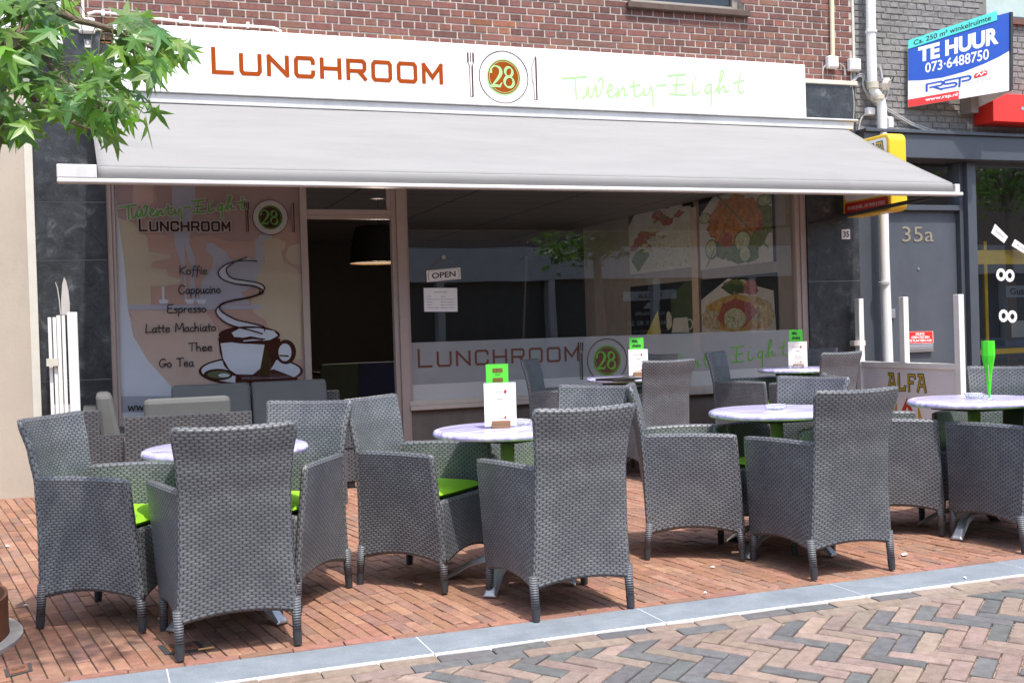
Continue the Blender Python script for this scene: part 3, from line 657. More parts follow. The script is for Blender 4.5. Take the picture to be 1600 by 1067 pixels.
# cup, saucer and steam
ax = lambda pts, k, mi: art.poly([zz2(x, y, k) for x, y in pts], mi)
D = 8; WH = 5
ax(ellip(640, 1000, 272, 78), 6, D); ax(ellip(640, 998, 258, 66), 7, WH)
ax(ellip(470, 1018, 76, 30), 8, D); ax(ellip(474, 1018, 62, 20), 9, 9); ax(ellip(500, 1022, 30, 10), 10, WH)
ax([(470, 825), (478, 900), (500, 970), (545, 1022), (590, 1036), (690, 1030), (745, 990), (780, 930), (795, 830)], 8, D)
ax([(560, 1030), (760, 990), (890, 1040), (800, 1070), (560, 1060)], 8, D)
ax([(482, 855), (496, 935), (528, 992), (565, 1016), (650, 1018), (690, 985), (712, 862), (640, 858), (540, 850)], 9, WH)
ax(ellip(822, 900, 54, 64), 7, D); ax(ellip(818, 902, 34, 46), 9, WH); ax([(790, 915), (838, 918), (838, 926), (788, 922)], 10, D)
ax(ellip(632, 812, 160, 46), 10, D); ax([(540, 800), (580, 778), (680, 776), (760, 790), (782, 815), (740, 838), (700, 842), (640, 830), (560, 832)], 11, WH)
ax([(535, 832), (560, 822), (600, 826), (640, 818), (680, 826), (720, 832), (690, 846), (600, 848)], 12, D); ax([(600, 840), (650, 834), (700, 838), (600, 846)], 13, WH)
st1 = smoothline([(620, 408), (560, 430), (512, 470), (540, 515), (620, 530), (690, 545), (710, 575), (650, 610), (540, 632), (480, 655), (490, 690), (560, 730), (640, 750), (705, 768), (712, 790)], 5)
st2 = smoothline([(672, 428), (600, 424), (520, 440), (472, 480), (490, 520), (560, 545), (660, 558), (706, 588), (640, 616), (520, 640), (462, 675), (470, 715), (530, 758), (640, 788), (700, 806)], 5)
for i in range(len(st1)-1): ax([st1[i], st1[i+1], st2[min(i+1, len(st2)-1)], st2[min(i, len(st2)-2)]], 9, WH)
for st in (st1, st2): stroke(art, st, 7, lambda x, y: zz2(x, y, 14), D)
artp = art.build('poster_artwork', pm+[M_DBRN, P('olive_spoon', (.12, .14, .05), .5)], film_, off=(0, 0, 0))
artp.location = (0, 0, 0)
PTM = [M_DBRN, M_GRN, M_BLK, P('poster_halo', (.66, .6, .55), .5)]
def flush(mb, n='lettering'): mb.build(n, PTM, film_, off=(0, 0, 0)); return MB()
pt = MB(); toP = lambda k: pl_y(PY-.022-.0012*k)
def pp(x, y): p = onY(200+x*Zs, 280+y*Zs, PY-.022); return p.x, p.z
a, b_ = pp(-42, 205), pp(611, 150); twenty(pt, toP(0), a[0], b_[0], a[1]-.02, .030, 3, tilt=.02); twenty(pt, toP(2), a[0], b_[0], a[1]-.02, .013, 1, tilt=.02); pt = flush(pt)
a, b_ = pp(62, 268), pp(530, 268); lunchroom(pt, toP(0), a[0], b_[0], a[1], .066, 3, .032); lunchroom(pt, toP(2), a[0], b_[0], a[1], .066, 0, .016)
pt = flush(pt); c_ = pp(742, 200); emblem(pt, lambda k: toP(k), c_[0], c_[1], .14, {'plate': 3, 'line': 0, 'green': 1, 'disc': 0}); pt = flush(pt, 'emblem')
for s_, xa, xb, y in (('Koffie', 268, 415, 497), ('Cappucino', 263, 485, 597), ('Espresso', 205, 410, 697), ('Latte Machiato', 90, 462, 800), ('Thee', 315, 442, 897), ('Go Tea', 162, 345, 980)):
    a, b_ = pp(xa, y), pp(xb, y); hand(pt, toP(1), s_, a[0], b_[0], a[1], .0085, 2, h=.066); pt = flush(pt)
a, b_ = pp(0, 1205), pp(160, 1205); hand(pt, toP(1), 'www.l', a[0], b_[0], a[1], .009, 2, h=.07)
flush(pt)
pgl = MB(); pgl.add([(.15, .012, .40), (1.571, .012, .40), (1.571, .012, 2.46), (.15, .012, 2.46)], [(0, 1, 2, 3)]); pgl.build('poster_pane', glass('poster_glass', tint=(.98, .98, .98), gain=.8), bb)
for o in (film_,): o.location = (-3.3, -.3, 0)

# ------------------------------------------------------------------ interior of the lunchroom
IX0, IX1, IY = -.35, 6.45, 7.5
fl = MB(); fl.box(IX0, IX1, .25, IY, 0, gz(0)+.01); fl.build('floor', P('wood_floor', (.10, .075, .06), .5), bb)
def ceil_mat():
    m, nt, b, L = base('ceiling_tiles'); tc = nd(nt, 'ShaderNodeTexCoord'); br = nd(nt, 'ShaderNodeTexBrick', i_Scale=1.0, offset=0.0); L(tc.outputs['Object'], br.inputs['Vector'])
    br.inputs['Color1'].default_value = (.30, .26, .245, 1); br.inputs['Color2'].default_value = (.28, .245, .23, 1); br.inputs['Mortar'].default_value = (.03, .03, .03, 1)
    br.inputs['Brick Width'].default_value = 1.2; br.inputs['Row Height'].default_value = .6; br.inputs['Mortar Size'].default_value = .016
    L(br.outputs[0], b.inputs['Base Color']); return m
ce = MB(); ce.box(IX0, IX1, .25, IY, 2.62, 2.7); ce.build('ceiling', ceil_mat(), bb)
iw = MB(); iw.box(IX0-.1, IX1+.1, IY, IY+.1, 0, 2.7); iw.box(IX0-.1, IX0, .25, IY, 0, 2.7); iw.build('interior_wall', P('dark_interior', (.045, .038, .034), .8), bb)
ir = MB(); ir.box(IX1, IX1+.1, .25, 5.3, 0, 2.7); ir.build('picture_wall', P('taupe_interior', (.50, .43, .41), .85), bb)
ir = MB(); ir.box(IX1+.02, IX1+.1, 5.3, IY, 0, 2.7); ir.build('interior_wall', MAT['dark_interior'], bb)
bc = MB(); bc.box(IX0, 6.42, .251, .29, 2.499, 2.619); bc.build('bulkhead', P('taupe_interior2', (.30, .25, .22), .8), bb)

# food photographs hung on the right-hand inner wall
def food(name, pxs, lab, kind):
    XW = IX1-.03; (x0, yt0, yb0), (x1, yt1, yb1) = pxs
    a = onX(x0, yt0, XW); b_ = onX(x0, yb0, XW); c = onX(x1, yt1, XW); d = onX(x1, yb1, XW)
    far, near = (a.y+b_.y)/2, (c.y+d.y)/2; top, bot = (a.z+c.z)/2, (b_.z+d.z)/2
    t = thing(name, (IX1, (far+near)/2, bot), lab, 'picture', 'food photographs on the inner wall')
    W_, H_ = far-near, top-bot
    T3 = lambda k: (lambda x, z: (XW-.001*k, far-x*W_, bot+z*H_))   # x 0 = far edge, 1 = near edge
    bx = MB(); bx.box(XW, IX1-.001, near, far, bot, top); pal = [P('print_backing', (.10, .09, .09), .4)]
    bx.build('frame', pal, t)
    m_ = MB(); rnd = random.Random(len(kind)+3)
    mats = [P('print_dark', (.03, .03, .035), .35), P('print_plate', (.86, .80, .77), .5), P('print_salmon', (.92, .30, .09), .5, var=.55, sc=16), P('print_red', (.58, .15, .10), .5, var=.55, sc=26), P('print_cucumber', (.78, .82, .48), .5, var=.55, sc=26),
            P('print_leaf', (.24, .30, .07), .5, var=.55, sc=22), P('print_bread', (.82, .62, .40), .5, var=.55, sc=20), P('print_lemon', (.88, .80, .56), .5, var=.55, sc=26), P('print_rind', (.10, .14, .05), .35), P('print_orange', (.88, .48, .14), .5, var=.55, sc=12), P('print_sprout', (.80, .77, .64), .5, var=.22, sc=26), P('print_yellow', (.85, .72, .06), .5)]
    pol = lambda pts, k, mi: m_.poly([T3(k)(min(1, max(0, x)), min(1, max(0, z))) for x, z in pts], mi)
    def blob(cx, cz, rx, rz, k, mi, n=14, j=.2): pol([(cx+rx*cos(2*pi*i/n)*(1+rnd.uniform(-j, j)), cz+rz*sin(2*pi*i/n)*(1+rnd.uniform(-j, j))) for i in range(n)], k, mi)
    pol([(0, 0), (1, 0), (1, 1), (0, 1)], 1, 0)
    if kind == 'salmon':
        pol([(0, 0), (1, 0), (1, 1), (.22, 1), (0, .75)], 2, 1)
        for i in range(14): blob(.35+.45*rnd.random(), .1+.25*rnd.random(), .12, .09, 3, 5)
        for i in range(8): blob(.75+.2*rnd.random(), .35+.35*rnd.random(), .1, .12, 3, 5)
        blob(.5, .62, .36, .30, 4, 2, 22, .18)
        for i in range(9):
            an = 2*pi*i/9; blob(.5+.24*cos(an), .62+.22*sin(an), .14, .13, 5, 2, 12, .25)
        blob(.22, .55, .1, .08, 4, 3); blob(.8, .5, .09, .1, 5, 3); blob(.4, .35, .09, .1, 6, 3)
        for c in ((.62, .32, .115, .14), (.18, .27, .09, .14), (.92, .80, .10, .08), (.09, .72, .09, .075), (.65, .14, .08, .1), (.72, .99, .1, .06)):
            blob(c[0], c[1], c[2], c[3], 7, 8, 20, .02); blob(c[0], c[1], c[2]*.88, c[3]*.88, 8, 4, 20, .02)
        stroke(m_, [(.95, .18), (.3, .98)], .016, T3(9), 5); stroke(m_, [(.5, .75), (.1, .03)], .013, T3(9), 5)
    elif kind == 'roll':
        pol([(0, 0), (1, 0), (1, .82), (.62, .86), (.18, .97), (0, .72)], 2, 1)
        pol([(.2, .05), (.98, .05), (1, .6), (.8, .62), (.45, .35)], 3, 10); pol([(.03, .2), (.15, .02), (.35, .25), (.28, .38), (.1, .32)], 3, 5)
        for i in range(16): blob(.1+.75*i/16, .42+.42*i/16+rnd.uniform(-.07, .07), .085, .06, 4, rnd.choice([3, 3, 5, 10]), 10, .35)
        for c in ((.6, .68), (.5, .8), (.22, .45), (.3, .36)): blob(c[0], c[1], .1, .06, 5, 3, 12, .25)
        for c in ((.47, .62), (.72, .8), (.8, .86)): blob(c[0], c[1], .09, .08, 6, 10, 14, .35)
        for i in range(16): blob(.25+.4*rnd.random(), .3+.2*rnd.random(), .05, .02, 6, 4, 8, .4)
        for i in range(22): blob(.4+.55*rnd.random(), .05+.45*rnd.random(), .012, .014, 7, 9, 6, .3)
        for i in range(20):
            x, z = rnd.uniform(.35, .9), rnd.uniform(.45, .9); stroke(m_, smoothline([(x, z), (x+rnd.uniform(-.07, .07), z+.04), (x+rnd.uniform(-.1, .1), z+rnd.uniform(-.07, .07))], 3), .007, T3(8), 10)
    elif kind == 'pancake':
        pol([(0, .62), (.4, .98), (.98, .7), (1, 0), (0, 0)], 2, 1)
        for i in range(12): blob(.3+.3*rnd.random(), .72+.16*rnd.random(), .1, .08, 3, rnd.choice([5, 8, 4]), 10, .3)
        blob(.7, .78, .09, .15, 4, 3); blob(.5, .34, .46, .34, 3, 9, 24, .1); blob(.14, .25, .14, .2, 4, 6, 12, .2); blob(.84, .32, .16, .24, 4, 6, 14, .2); blob(.5, .35, .26, .25, 5, 3, 16, .15)
        blob(.48, .25, .15, .19, 6, 4, 20, .03); blob(.48, .25, .13, .165, 7, 7, 20, .03)
        for i in range(24):
            an, r_ = rnd.uniform(0, 6.28), rnd.uniform(0, .1); blob(.48+r_*cos(an), .25+r_*1.2*sin(an), .007, .009, 8, 5, 6, .3)
    else:
        pol([(.66, 0), (1, 0), (1, 1), (.9, 1), (.66, .75)], 2, 8); pol([(.25, 0), (.45, .48), (.5, .0)], 3, 11); blob(.62, .28, .05, .18, 3, 10, 12, .1); blob(.56, .3, .03, .14, 3, 0)
        pol([(.66, .05), (.7, .32), (.9, .33), (.92, .05)], 4, 1); stroke(m_, ellip(.93, .2, .045, .09, 16), .02, T3(5), 1, True); pol([(.4, .0), (.5, .05), (.5, 0)], 4, 2)
    m_.build('print', mats, t)
food('food_picture', ((983, 319, 424), (1081, 306, 424)), 'dim food photo of a dressed bread roll, upper left of four inside the window', 'roll')
food('food_picture', ((1093, 303, 423), (1207, 296, 408)), 'food photo of pink salmon with cucumber slices inside the right end of the window', 'salmon')
food('food_picture', ((986, 448, 526), (1085, 438, 521)), 'black picture with a white mug and yellow shape, below the bread roll photo', 'dark')
food('food_picture', ((1096, 436, 524), (1212, 427, 516)), 'food photo of golden pancake with a lemon slice, below the salmon photo', 'pancake')
# batten between the pictures
ya, yb = onX(1081, 400, IX1-.04).y, onX(1091, 400, IX1-.04).y
bt = MB(); bt.box(IX1-.05, IX1-.001, yb, ya, .9, 2.55); tag(bt.build('wall_batten', P('pale_batten', (.88, .64, .50), .6)), 'pale upright batten between the food photographs inside the window', 'batten')
# pendant lamp
def pendant(cx_, yr, x0, x1, Yd, lab, watts):
    lp = onY(cx_, yr, Yd); t = thing('pendant_lamp', tuple(lp), lab, 'lamp', 'pendant lamps inside the shop'); R_ = .5*(onY(x1, yr, Yd).x-onY(x0, yr, Yd).x)
    hh = min(.38, 2.6-lp.z)
    s_ = MB(); s_.lathe([(R_, 0), (R_*.98, .03), (R_*.82, hh*.8), (R_*.76, hh*.95), (.03, hh)], 40, tuple(lp), caps=False); s_.build('lamp_shade', P('dark_shade', (.02, .018, .017), .7), t, smooth=True)
    s_ = MB(); s_.lathe([(R_*.985, .002), (R_*1.005, -.012), (R_*.965, -.014), (R_*.955, .002)], 40, tuple(lp), caps=False); s_.build('rim', P('tan_rim', (.03, .016, .006), .9, spec=.1), t, smooth=True)
    s_ = MB(); s_.lathe([(R_*.97, .01), (R_*.80, hh*.78), (.04, hh*.96)], 40, tuple(lp), caps=False); s_.build('lining', P('warm_lining', (.02, .011, .005), .9, spec=.1), t, smooth=True)
    s_ = MB(); s_.tube([lp+Vector((0, 0, hh)), Vector((lp.x, lp.y, 2.62))], .006, 6); s_.build('cord', M_BLK, t)
    l = bpy.data.lights.new('bulb', 'POINT'); l.energy = watts; l.shadow_soft_size = .06; l.color = (1, .88, .74); o = bpy.data.objects.new('bulb', l); COL.objects.link(o); o.parent = t; o.location = (0, 0, -.05)
pendant(593, 409, 548, 640, 2.2, 'wide dark pendant lamp with glowing tan rim hanging in the open doorway', 27)
pendant(532, 305, 505, 560, 4.2, 'pendant lamp with yellow rim seen through the transom above the doorway', 16)
s_ = MB(); q = onX(895, 338, 6.0); s_.box(5.7, 6.1, 5.4, 5.7, 2.25, 2.42); tag(s_.build('wall_speaker', P('black_box', (.02, .02, .02), .6)), 'small black loudspeaker under the ceiling deep inside the shop', 'speaker')
# faint furniture inside the doorway
def inner_chair(px, py, c, lab, rz):
    p = onY(px, py, 1.6); t = thing('upholstered_chair', (p.x, 1.6, .1), lab, 'chair', 'chairs inside the doorway', rz, world=False)
    k = plain('inner_'+lab.split()[1], c, .8)
    b_ = MB(); b_.box(-.24, .24, -.24, .24, .40, .47); b_.build('seat', k, t, bevel=.03); b_ = MB(); b_.hexa([(-.23, -.25, .45), (.23, -.25, .45), (.23, -.20, .45), (-.23, -.20, .45)], [(-.22, -.32, .86), (.22, -.32, .86), (.22, -.28, .86), (-.22, -.28, .86)]); b_.build('backrest', k, t, bevel=.02)
    for sx in (-1, 1):
        for sy in (-1, 1): b_ = MB(); b_.tube([(sx*.2, sy*.2, 0), (sx*.2, sy*.2, .4)], .012, 8); b_.build('leg', M_ALU, t)
inner_chair(520, 600, (.055, .06, .03), 'padded olive green chair just inside the open doorway', .15)
inner_chair(588, 600, (.03, .027, .055), 'padded dark purple chair just inside the open doorway', -.1)
it = thing('dining_table', (onY(555, 600, 2.3).x, 2.3, .1), 'dark square table behind the chairs inside the doorway', 'table', world=False)
b_ = MB(); b_.box(-.4, .4, -.35, .35, .72, .75); b_.build('tabletop', P('dark_wood', (.06, .04, .03), .4), it, bevel=.004)
b_ = MB(); b_.tube([(0, 0, .02), (0, 0, .72)], .035, 12); b_.lathe([(.25, 0), (.25, .02), (.03, .03)], 24); b_.build('pedestal', P('black_steel', (.02, .02, .02), .4), it)

# ================================================================== SIGN AND AWNING
SY = -.12
sg = thing('shop_sign', (3.3, SY, 3.1), 'long white LUNCHROOM Twenty-Eight sign box above the grey awning', 'sign')
x0, x1 = onY(176, 32, SY).x, onY(1258, 104, SY).x; z1 = (onY(176, 32, SY).z+onY(1257, 103.6, SY).z)/2; z0 = (onY(182, 140.6, SY).z+onY(1259, 188.5, SY).z)/2
s_ = MB(); s_.box(x0, x1, SY, -.032, z0, z1); s_.build('sign_box', M_WHITE, sg, bevel=.006)
s_ = MB(); s_.box(x0+.01, x1-.01, SY+.012, -.034, z0-.035, z0-.001); s_.build('bottom_profile', P('olive_profile', (.16, .13, .05), .6, var=.2), sg)
lt = MB(); to = lambda k: pl_y(SY-.003-.0012*k)
a, b_ = onY(333, 108, SY), onY(693, 130, SY); zc = (onY(333, 112, SY).z+onY(690, 131, SY).z)/2
lunchroom(lt, to(0), a.x+.005, b_.x-.02, zc, .146, 0, .033)
SGM = [M_BROWN, M_LGRN, P('emblem_brown', (.27, .06, .007), .85, spec=.08), M_DBRN]
lt.build('lettering', SGM, sg); lt = MB(); e = onY(787, 121, SY); emblem(lt, to, e.x, e.z, .222, {'line': 3, 'green': 1, 'disc': 2}); lt.build('emblem', SGM, sg); lt = MB()
a, b_ = onY(879, 122, SY), onY(1162, 130, SY)
twenty(lt, to(0), a.x, b_.x, onY(1021, 166, SY).z, .017, 1)
lt.build('lettering', SGM, sg)

aw = thing('awning', (3.35, -.8, 2.2), 'wide light grey fabric awning on a white beam, rolled out over the shop window', 'awning')
AYF, AYB, ZF, ZB = -1.6, -.12, 2.345, 3.075; AX0, AX1 = .03, 6.765
def fabric_mat():
    m, nt, b, L = base('awning_fabric'); tc = nd(nt, 'ShaderNodeTexCoord')
    mpn = nd(nt, 'ShaderNodeMapping'); mpn.inputs['Scale'].default_value = (.35, 1.6, 1.6); L(tc.outputs['Object'], mpn.inputs[0])
    n = nd(nt, 'ShaderNodeTexNoise', i_Scale=3, i_Detail=8, i_Roughness=.65); L(mpn.outputs[0], n.inputs['Vector'])
    r = ramp(nt, (.3, (.36, .357, .35)), (.6, (.405, .40, .392)), (.8, (.43, .425, .417))); L(n.outputs[0], r.inputs[0])
    n2 = nd(nt, 'ShaderNodeTexNoise', i_Scale=2.2, i_Detail=9, i_Roughness=.7); L(tc.outputs['Object'], n2.inputs['Vector'])
    r2 = ramp(nt, (.56, (0, 0, 0)), (.8, (.35, .35, .35))); L(n2.outputs[0], r2.inputs[0])
    o = mixc(nt, r.outputs[0], (.28, .276, .27), r2.outputs[0]); L(o, b.inputs['Base Color']); b.inputs['Roughness'].default_value = .8
    tl = nd(nt, 'ShaderNodeBsdfTranslucent'); L(o, tl.inputs[0]); mx = nd(nt, 'ShaderNodeMixShader', n_0=.38); L(b.outputs[0], mx.inputs[1]); L(tl.outputs[0], mx.inputs[2]); L(mx.outputs[0], nt.nodes['Material Output'].inputs[0]); return m
M_FAB = fabric_mat()
c = MB()
def fab(u, v):
    x = AX0+(AX1-AX0)*u+(1-v)*0; y = AYB+(AYF-AYB)*v; z = ZB+(ZF-ZB)*v - .018*sin(pi*v)*(1+.35*sin(u*23)*sin(u*9+1)) + .006*sin(u*40+v*3)*v*(1-v)
    return (x-.04*(1-v)*(1-2*u), y, z)
c.grid(fab, 90, 18); cf = c.build('canopy', M_FAB, aw, smooth=True); sm = cf.modifiers.new('thick', 'SOLIDIFY'); sm.thickness = .003
c = MB(); c.grid(lambda u, v: (AX0+(AX1-AX0)*u, AYF-.012*sin(pi*v)-.002*sin(u*60+2*sin(u*17)), ZF-.001-.078*v), 160, 6); vo = c.build('valance', M_FAB, aw, smooth=True); sm = vo.modifiers.new('thick', 'SOLIDIFY'); sm.thickness = .003
c = MB(); c.box(-.21, 6.86, AYF-.03, AYF+.06, 2.238, 2.266); c.box(-.21, AX0-.004, AYF-.03, AYF+.05, 2.2662, 2.352); c.box(AX1+.02, 6.835, AYF-.02, AYF+.05, 2.2662, 2.335)
c.build('front_beam', P('beam_white', (.60, .595, .58), .45, var=.06, dirt=.25), aw, bevel=.006)
c = MB(); c.box(-.02, 6.86, -.20, -.052, 3.045, 3.118); c.box(-.06, 6.90, -.225, -.052, 3.121, 3.137); c.build('cassette', plain('weathered_white', (.62, .61, .59), .5, var=.1, sc=3, dirt=.5), aw, bevel=.004)
M_ARM = P('dark_arm', (.035, .032, .032), .5)
for s, X in ((1, .4), (-1, 6.35)):
    c = MB(); el = Vector((X+s*.75, -.75, 2.42)); c.tube([(X, -.1, 2.62), el], .028, 8); c.tube([el, (X+s*.15, AYF+.05, 2.27)], .024, 8); c.lathe([(.045, -.03), (.045, .03)], 14, tuple(el)); c.build('folding_arm', M_ARM, aw)
c = MB(); c.tube([(6.45, -.05, 2.16), (6.62, AYF+.06, 2.235)], .018, 8); c.build('brace', M_ARM, aw)

# small things on the lunchroom front
o = onY(692, 429, .025); t = thing('open_sign', tuple(o), 'small white hanging OPEN sign in the shop window', 'sign')
def px_quad(pts, Y): return [onY(x, y, Y) for x, y in pts]
qd = px_quad([(667, 441), (720, 436), (719, 418), (666, 423)], .028)
s_ = MB(); s_.hexa([(p.x, .028, p.z) for p in qd], [(p.x, .024, p.z) for p in qd]); s_.build('plate', M_PAPER, t)
lt = MB(); f_ = quad_map(*[(p.x, .0225, p.z) for p in qd], 0); text(lt, 'OPEN', f_, .15, .85, .25, .5, 0, .02)
stroke(lt, [(.05, .2), (.1, .08), (.9, .08), (.95, .2), (.95, .8), (.9, .92), (.1, .92), (.05, .8)], .012, f_, 0, True); lt.build('lettering', M_BLK, t)
s_ = MB(); k = onY(693, 402, .026); s_.tube([(qd[3].x+.02, .026, qd[3].z), k, (qd[2].x-.02, .026, qd[2].z)], .0018, 5); s_.build('string', P('string', (.25, .22, .2), .8), t)
s_ = MB(); s_.tube([k+Vector((0, -.006, .0)), k+Vector((0, .012, 0))], .018, 14); s_.build('suction_cup', P('clear_cup', (.35, .35, .33), .2), t)
o = onY(689, 470, .025); t = thing('opening_hours', tuple(o), 'white opening hours notice under the OPEN sign', 'notice')
qd = px_quad([(663, 487), (715, 487), (714, 450), (662, 450)], .028); s_ = MB(); s_.hexa([(p.x, .028, p.z) for p in qd], [(p.x, .026, p.z) for p in qd]); s_.build('sheet', M_PAPER, t)
lt = MB(); f_ = quad_map(*[(p.x, .0245, p.z) for p in qd], 0); text(lt, 'OPENINGSTIJDEN', f_, .3, .7, .79, .06)
for i, (d, h_) in enumerate((('Maandag', 'Gesloten'), ('Dinsdag t/m donderdag', '09.00 uur tot 18.00 uur'), ('Koopavond', '09.00 uur tot 20.00 uur'), ('Vrijdag', '09.00 uur tot 18.00 uur'), ('Zaterdag t/m zondag', '09.00 uur tot 17.00 uur'))):
    text(lt, d, f_, .08, .08+.018*len(d), .62-.12*i, .05); text(lt, h_, f_, .5, .5+.018*len(h_), .62-.12*i, .05)
lt.build('lettering', M_BLK, t)
o = onY(1321, 366, -.035); t = thing('house_number', tuple(o), 'small white number plate 35 on the dark marble pier', 'number plate')
qd = px_quad([(1315, 374), (1328, 374), (1327.5, 358), (1314.5, 359)], -.034); s_ = MB(); s_.hexa([(p.x, -.0335, p.z) for p in qd], [(p.x, -.04, p.z) for p in qd]); s_.build('plate', M_PAPER, t)
lt = MB(); text(lt, '35', quad_map(*[(p.x, -.0415, p.z) for p in qd], 0), .15, .85, .2, .6, 0, .03); lt.build('lettering', M_BLK, t)
o = onY(137, 68, -.035); t = thing('alarm_sticker', tuple(o), 'tiny grey square sticker on the dark marble left of the sign', 'sticker')
qd = px_quad([(131.5, 75), (143.5, 75.5), (143, 63), (131, 62)], -.0345); s_ = MB(); s_.hexa([(p.x, -.0332, p.z) for p in qd], [(p.x, -.0345, p.z) for p in qd]); s_.build('sheet', P('sticker_grey', (.25, .25, .26), .4), t)
lt = MB(); f_ = quad_map(*[(p.x, -.0355, p.z) for p in qd], 0); lt.poly([f_(*p) for p in ((.5, .9), (.7, .68), (.5, .46), (.3, .68))]); lt.box(0, 0, 0, 0, 0, 0); 
for z in (.12, .28): stroke(lt, [(.15, z), (.85, z)], .08, f_)
lt.build('emblem', M_PAPER, t)

# conduit and junction boxes on the brick
cn = thing('conduit', (2, -.02, 3.75), 'thin white cable conduit clipped to the brick above the sign', 'conduit')
c = MB(); c.tube([onY(x, y, -.03) for x, y in ((137, 22), (150, 19), (180, 22), (300, 36), (400, 42), (428, 44), (440, 50))], .011, 8); c.tube([onY(129, 0, -.03), onY(130, 27, -.03)], .011, 8); c.build('pipe', M_WMET, cn)
for x, y in ((161, 21), (282, 32), (313, 34), (351, 37), (387, 40)):
    c = MB(); o = onY(x, y, -.03); c.box(o.x-.012, o.x+.012, -.05, -.004, o.z-.022, o.z+.022); c.build('clip', M_WMET, cn, bevel=.003)
def jbox(name, px, py, wpx, hpx, Y, lab, extra=()):
    o = onY(px, py, Y); s = (o-CAM).length/FPX; t = thing(name, (o.x, 0, o.z), lab, 'junction box', 'cable boxes on the walls')
    b_ = MB(); b_.box(o.x-wpx*s/2, o.x+wpx*s/2, Y-.0, -.008, o.z-hpx*s/2, o.z+hpx*s/2); b_.build('housing', M_WMET, t, bevel=.012)
    b_ = MB(); b_.box(o.x-wpx*s*.42, o.x+wpx*s*.42, Y-.008, Y+.002, o.z-hpx*s*.4, o.z+hpx*s*.4); b_.build('lid', M_WMET, t, bevel=.006)
    for pts in extra:
        b_ = MB(); b_.tube(smooth3([onY(x, y, -.025) for x, y in pts]), .007, 7); b_.build('cable', P('grey_cable', (.42, .42, .41), .5), t)
    return t
def smooth3(pts, n=6):
    out = []; P_ = [Vector(p) for p in pts]
    for i in range(len(P_)-1):
        a, b_, c, d = P_[max(i-1, 0)], P_[i], P_[i+1], P_[min(i+2, len(P_)-1)]
        for k in range(n):
            t = k/n; out.append(.5*((2*b_)+(-a+c)*t+(2*a-5*b_+4*c-d)*t*t+(-a+3*b_-3*c+d)*t**3))
    return out+[P_[-1]]
jbox('junction_box', 135.5, 39.5, 22, 22, -.07, 'white junction box on the brick left of the sign behind leaves', [((124, 40), (100, 30), (88, 22)), ((146, 44), (160, 47), (178, 46)), ((146, 36), (165, 42), (180, 46))])
jbox('junction_box', 1303, 97, 18, 18, -.07, 'white junction box at the foot of the cream conduit on red brick', [((1294, 100), (1287, 106), (1285, 117)), ((1312, 100), (1319, 106), (1320, 118))])
jbox('junction_box', 1337.5, 101, 19, 18, -.07, 'square white junction box on grey brick left of the downpipe', [((1331, 111), (1330, 125), (1334, 160), (1332, 205))])
jbox('junction_box', 1362, 174, 13, 12, -.07, 'small white box low on the grey wall behind the downpipe', [((1356, 176), (1346, 185), (1341, 206))])
t = jbox('junction_box', 1392, 192, 10, 18, -.08, 'tilted white box on grey wall right of the downpipe', [((1388, 185), (1384, 178), (1382, 168))])
cn = thing('conduit', tuple(onY(1301, 40, -.02)), 'cream vertical conduit on the right end of the red brick', 'conduit')
c = MB(); c.tube([onY(1299, -40, -.03), onY(1301, 88, -.03)], .022, 10); c.build('pipe', P('cream_pipe', (.72, .62, .42), .5), cn)
wc = thing('wall_cable', tuple(onY(1400, 170, -.03)), 'bundle of grey cables looping behind the downpipe on the grey wall', 'cable')
for d in (0, 4):
    c = MB(); c.tube(smooth3([onY(x, y+d*.8, -.03) for x, y in ((1328, 133), (1340, 118), (1350, 118), (1348, 130), (1356, 148), (1368, 158), (1384, 168), (1400, 178), (1424, 192), (1448, 201), (1470, 207))]), .008, 7); c.build('cable', P('grey_cable', (.42, .42, .41), .5), wc)
c = MB(); c.tube(smooth3([onY(x, y, -.03) for x, y in ((1346, 120), (1360, 135), (1372, 150), (1384, 155), (1388, 142), (1390, 128), (1395, 120))]), .007, 7); c.build('cable', P('grey_cable', (.42, .42, .41), .5), wc)
fl_ = thing('wall_lamp', tuple(onY(1388, 131, -.1)), 'rusty round white outdoor lamp on the grey wall beside the downpipe', 'lamp')
o = onY(1381, 131, -.12); o2 = onY(1389, 133, -.16)
c = MB(); c.tube([o, o.lerp(o2, .5), o2], [.055, .065, .05], 16); c.build('housing', plain('rusty_white', (.66, .60, .52), .6, var=.25, sc=18, dirt=.8), fl_, smooth=False)
c = MB(); c.tube(smooth3([onY(x, y, -.06) for x, y in ((1378, 124), (1376, 112), (1373, 104))]), .014, 8); c.build('bracket', P('grey_cable', (.42, .42, .41), .5), fl_)
c = MB(); c.tube(smooth3([onY(x, y, -.1) for x, y in ((1390, 128), (1393, 120), (1396, 122), (1394, 128))]), .006, 6); c.build('clamp', M_BLK, fl_)

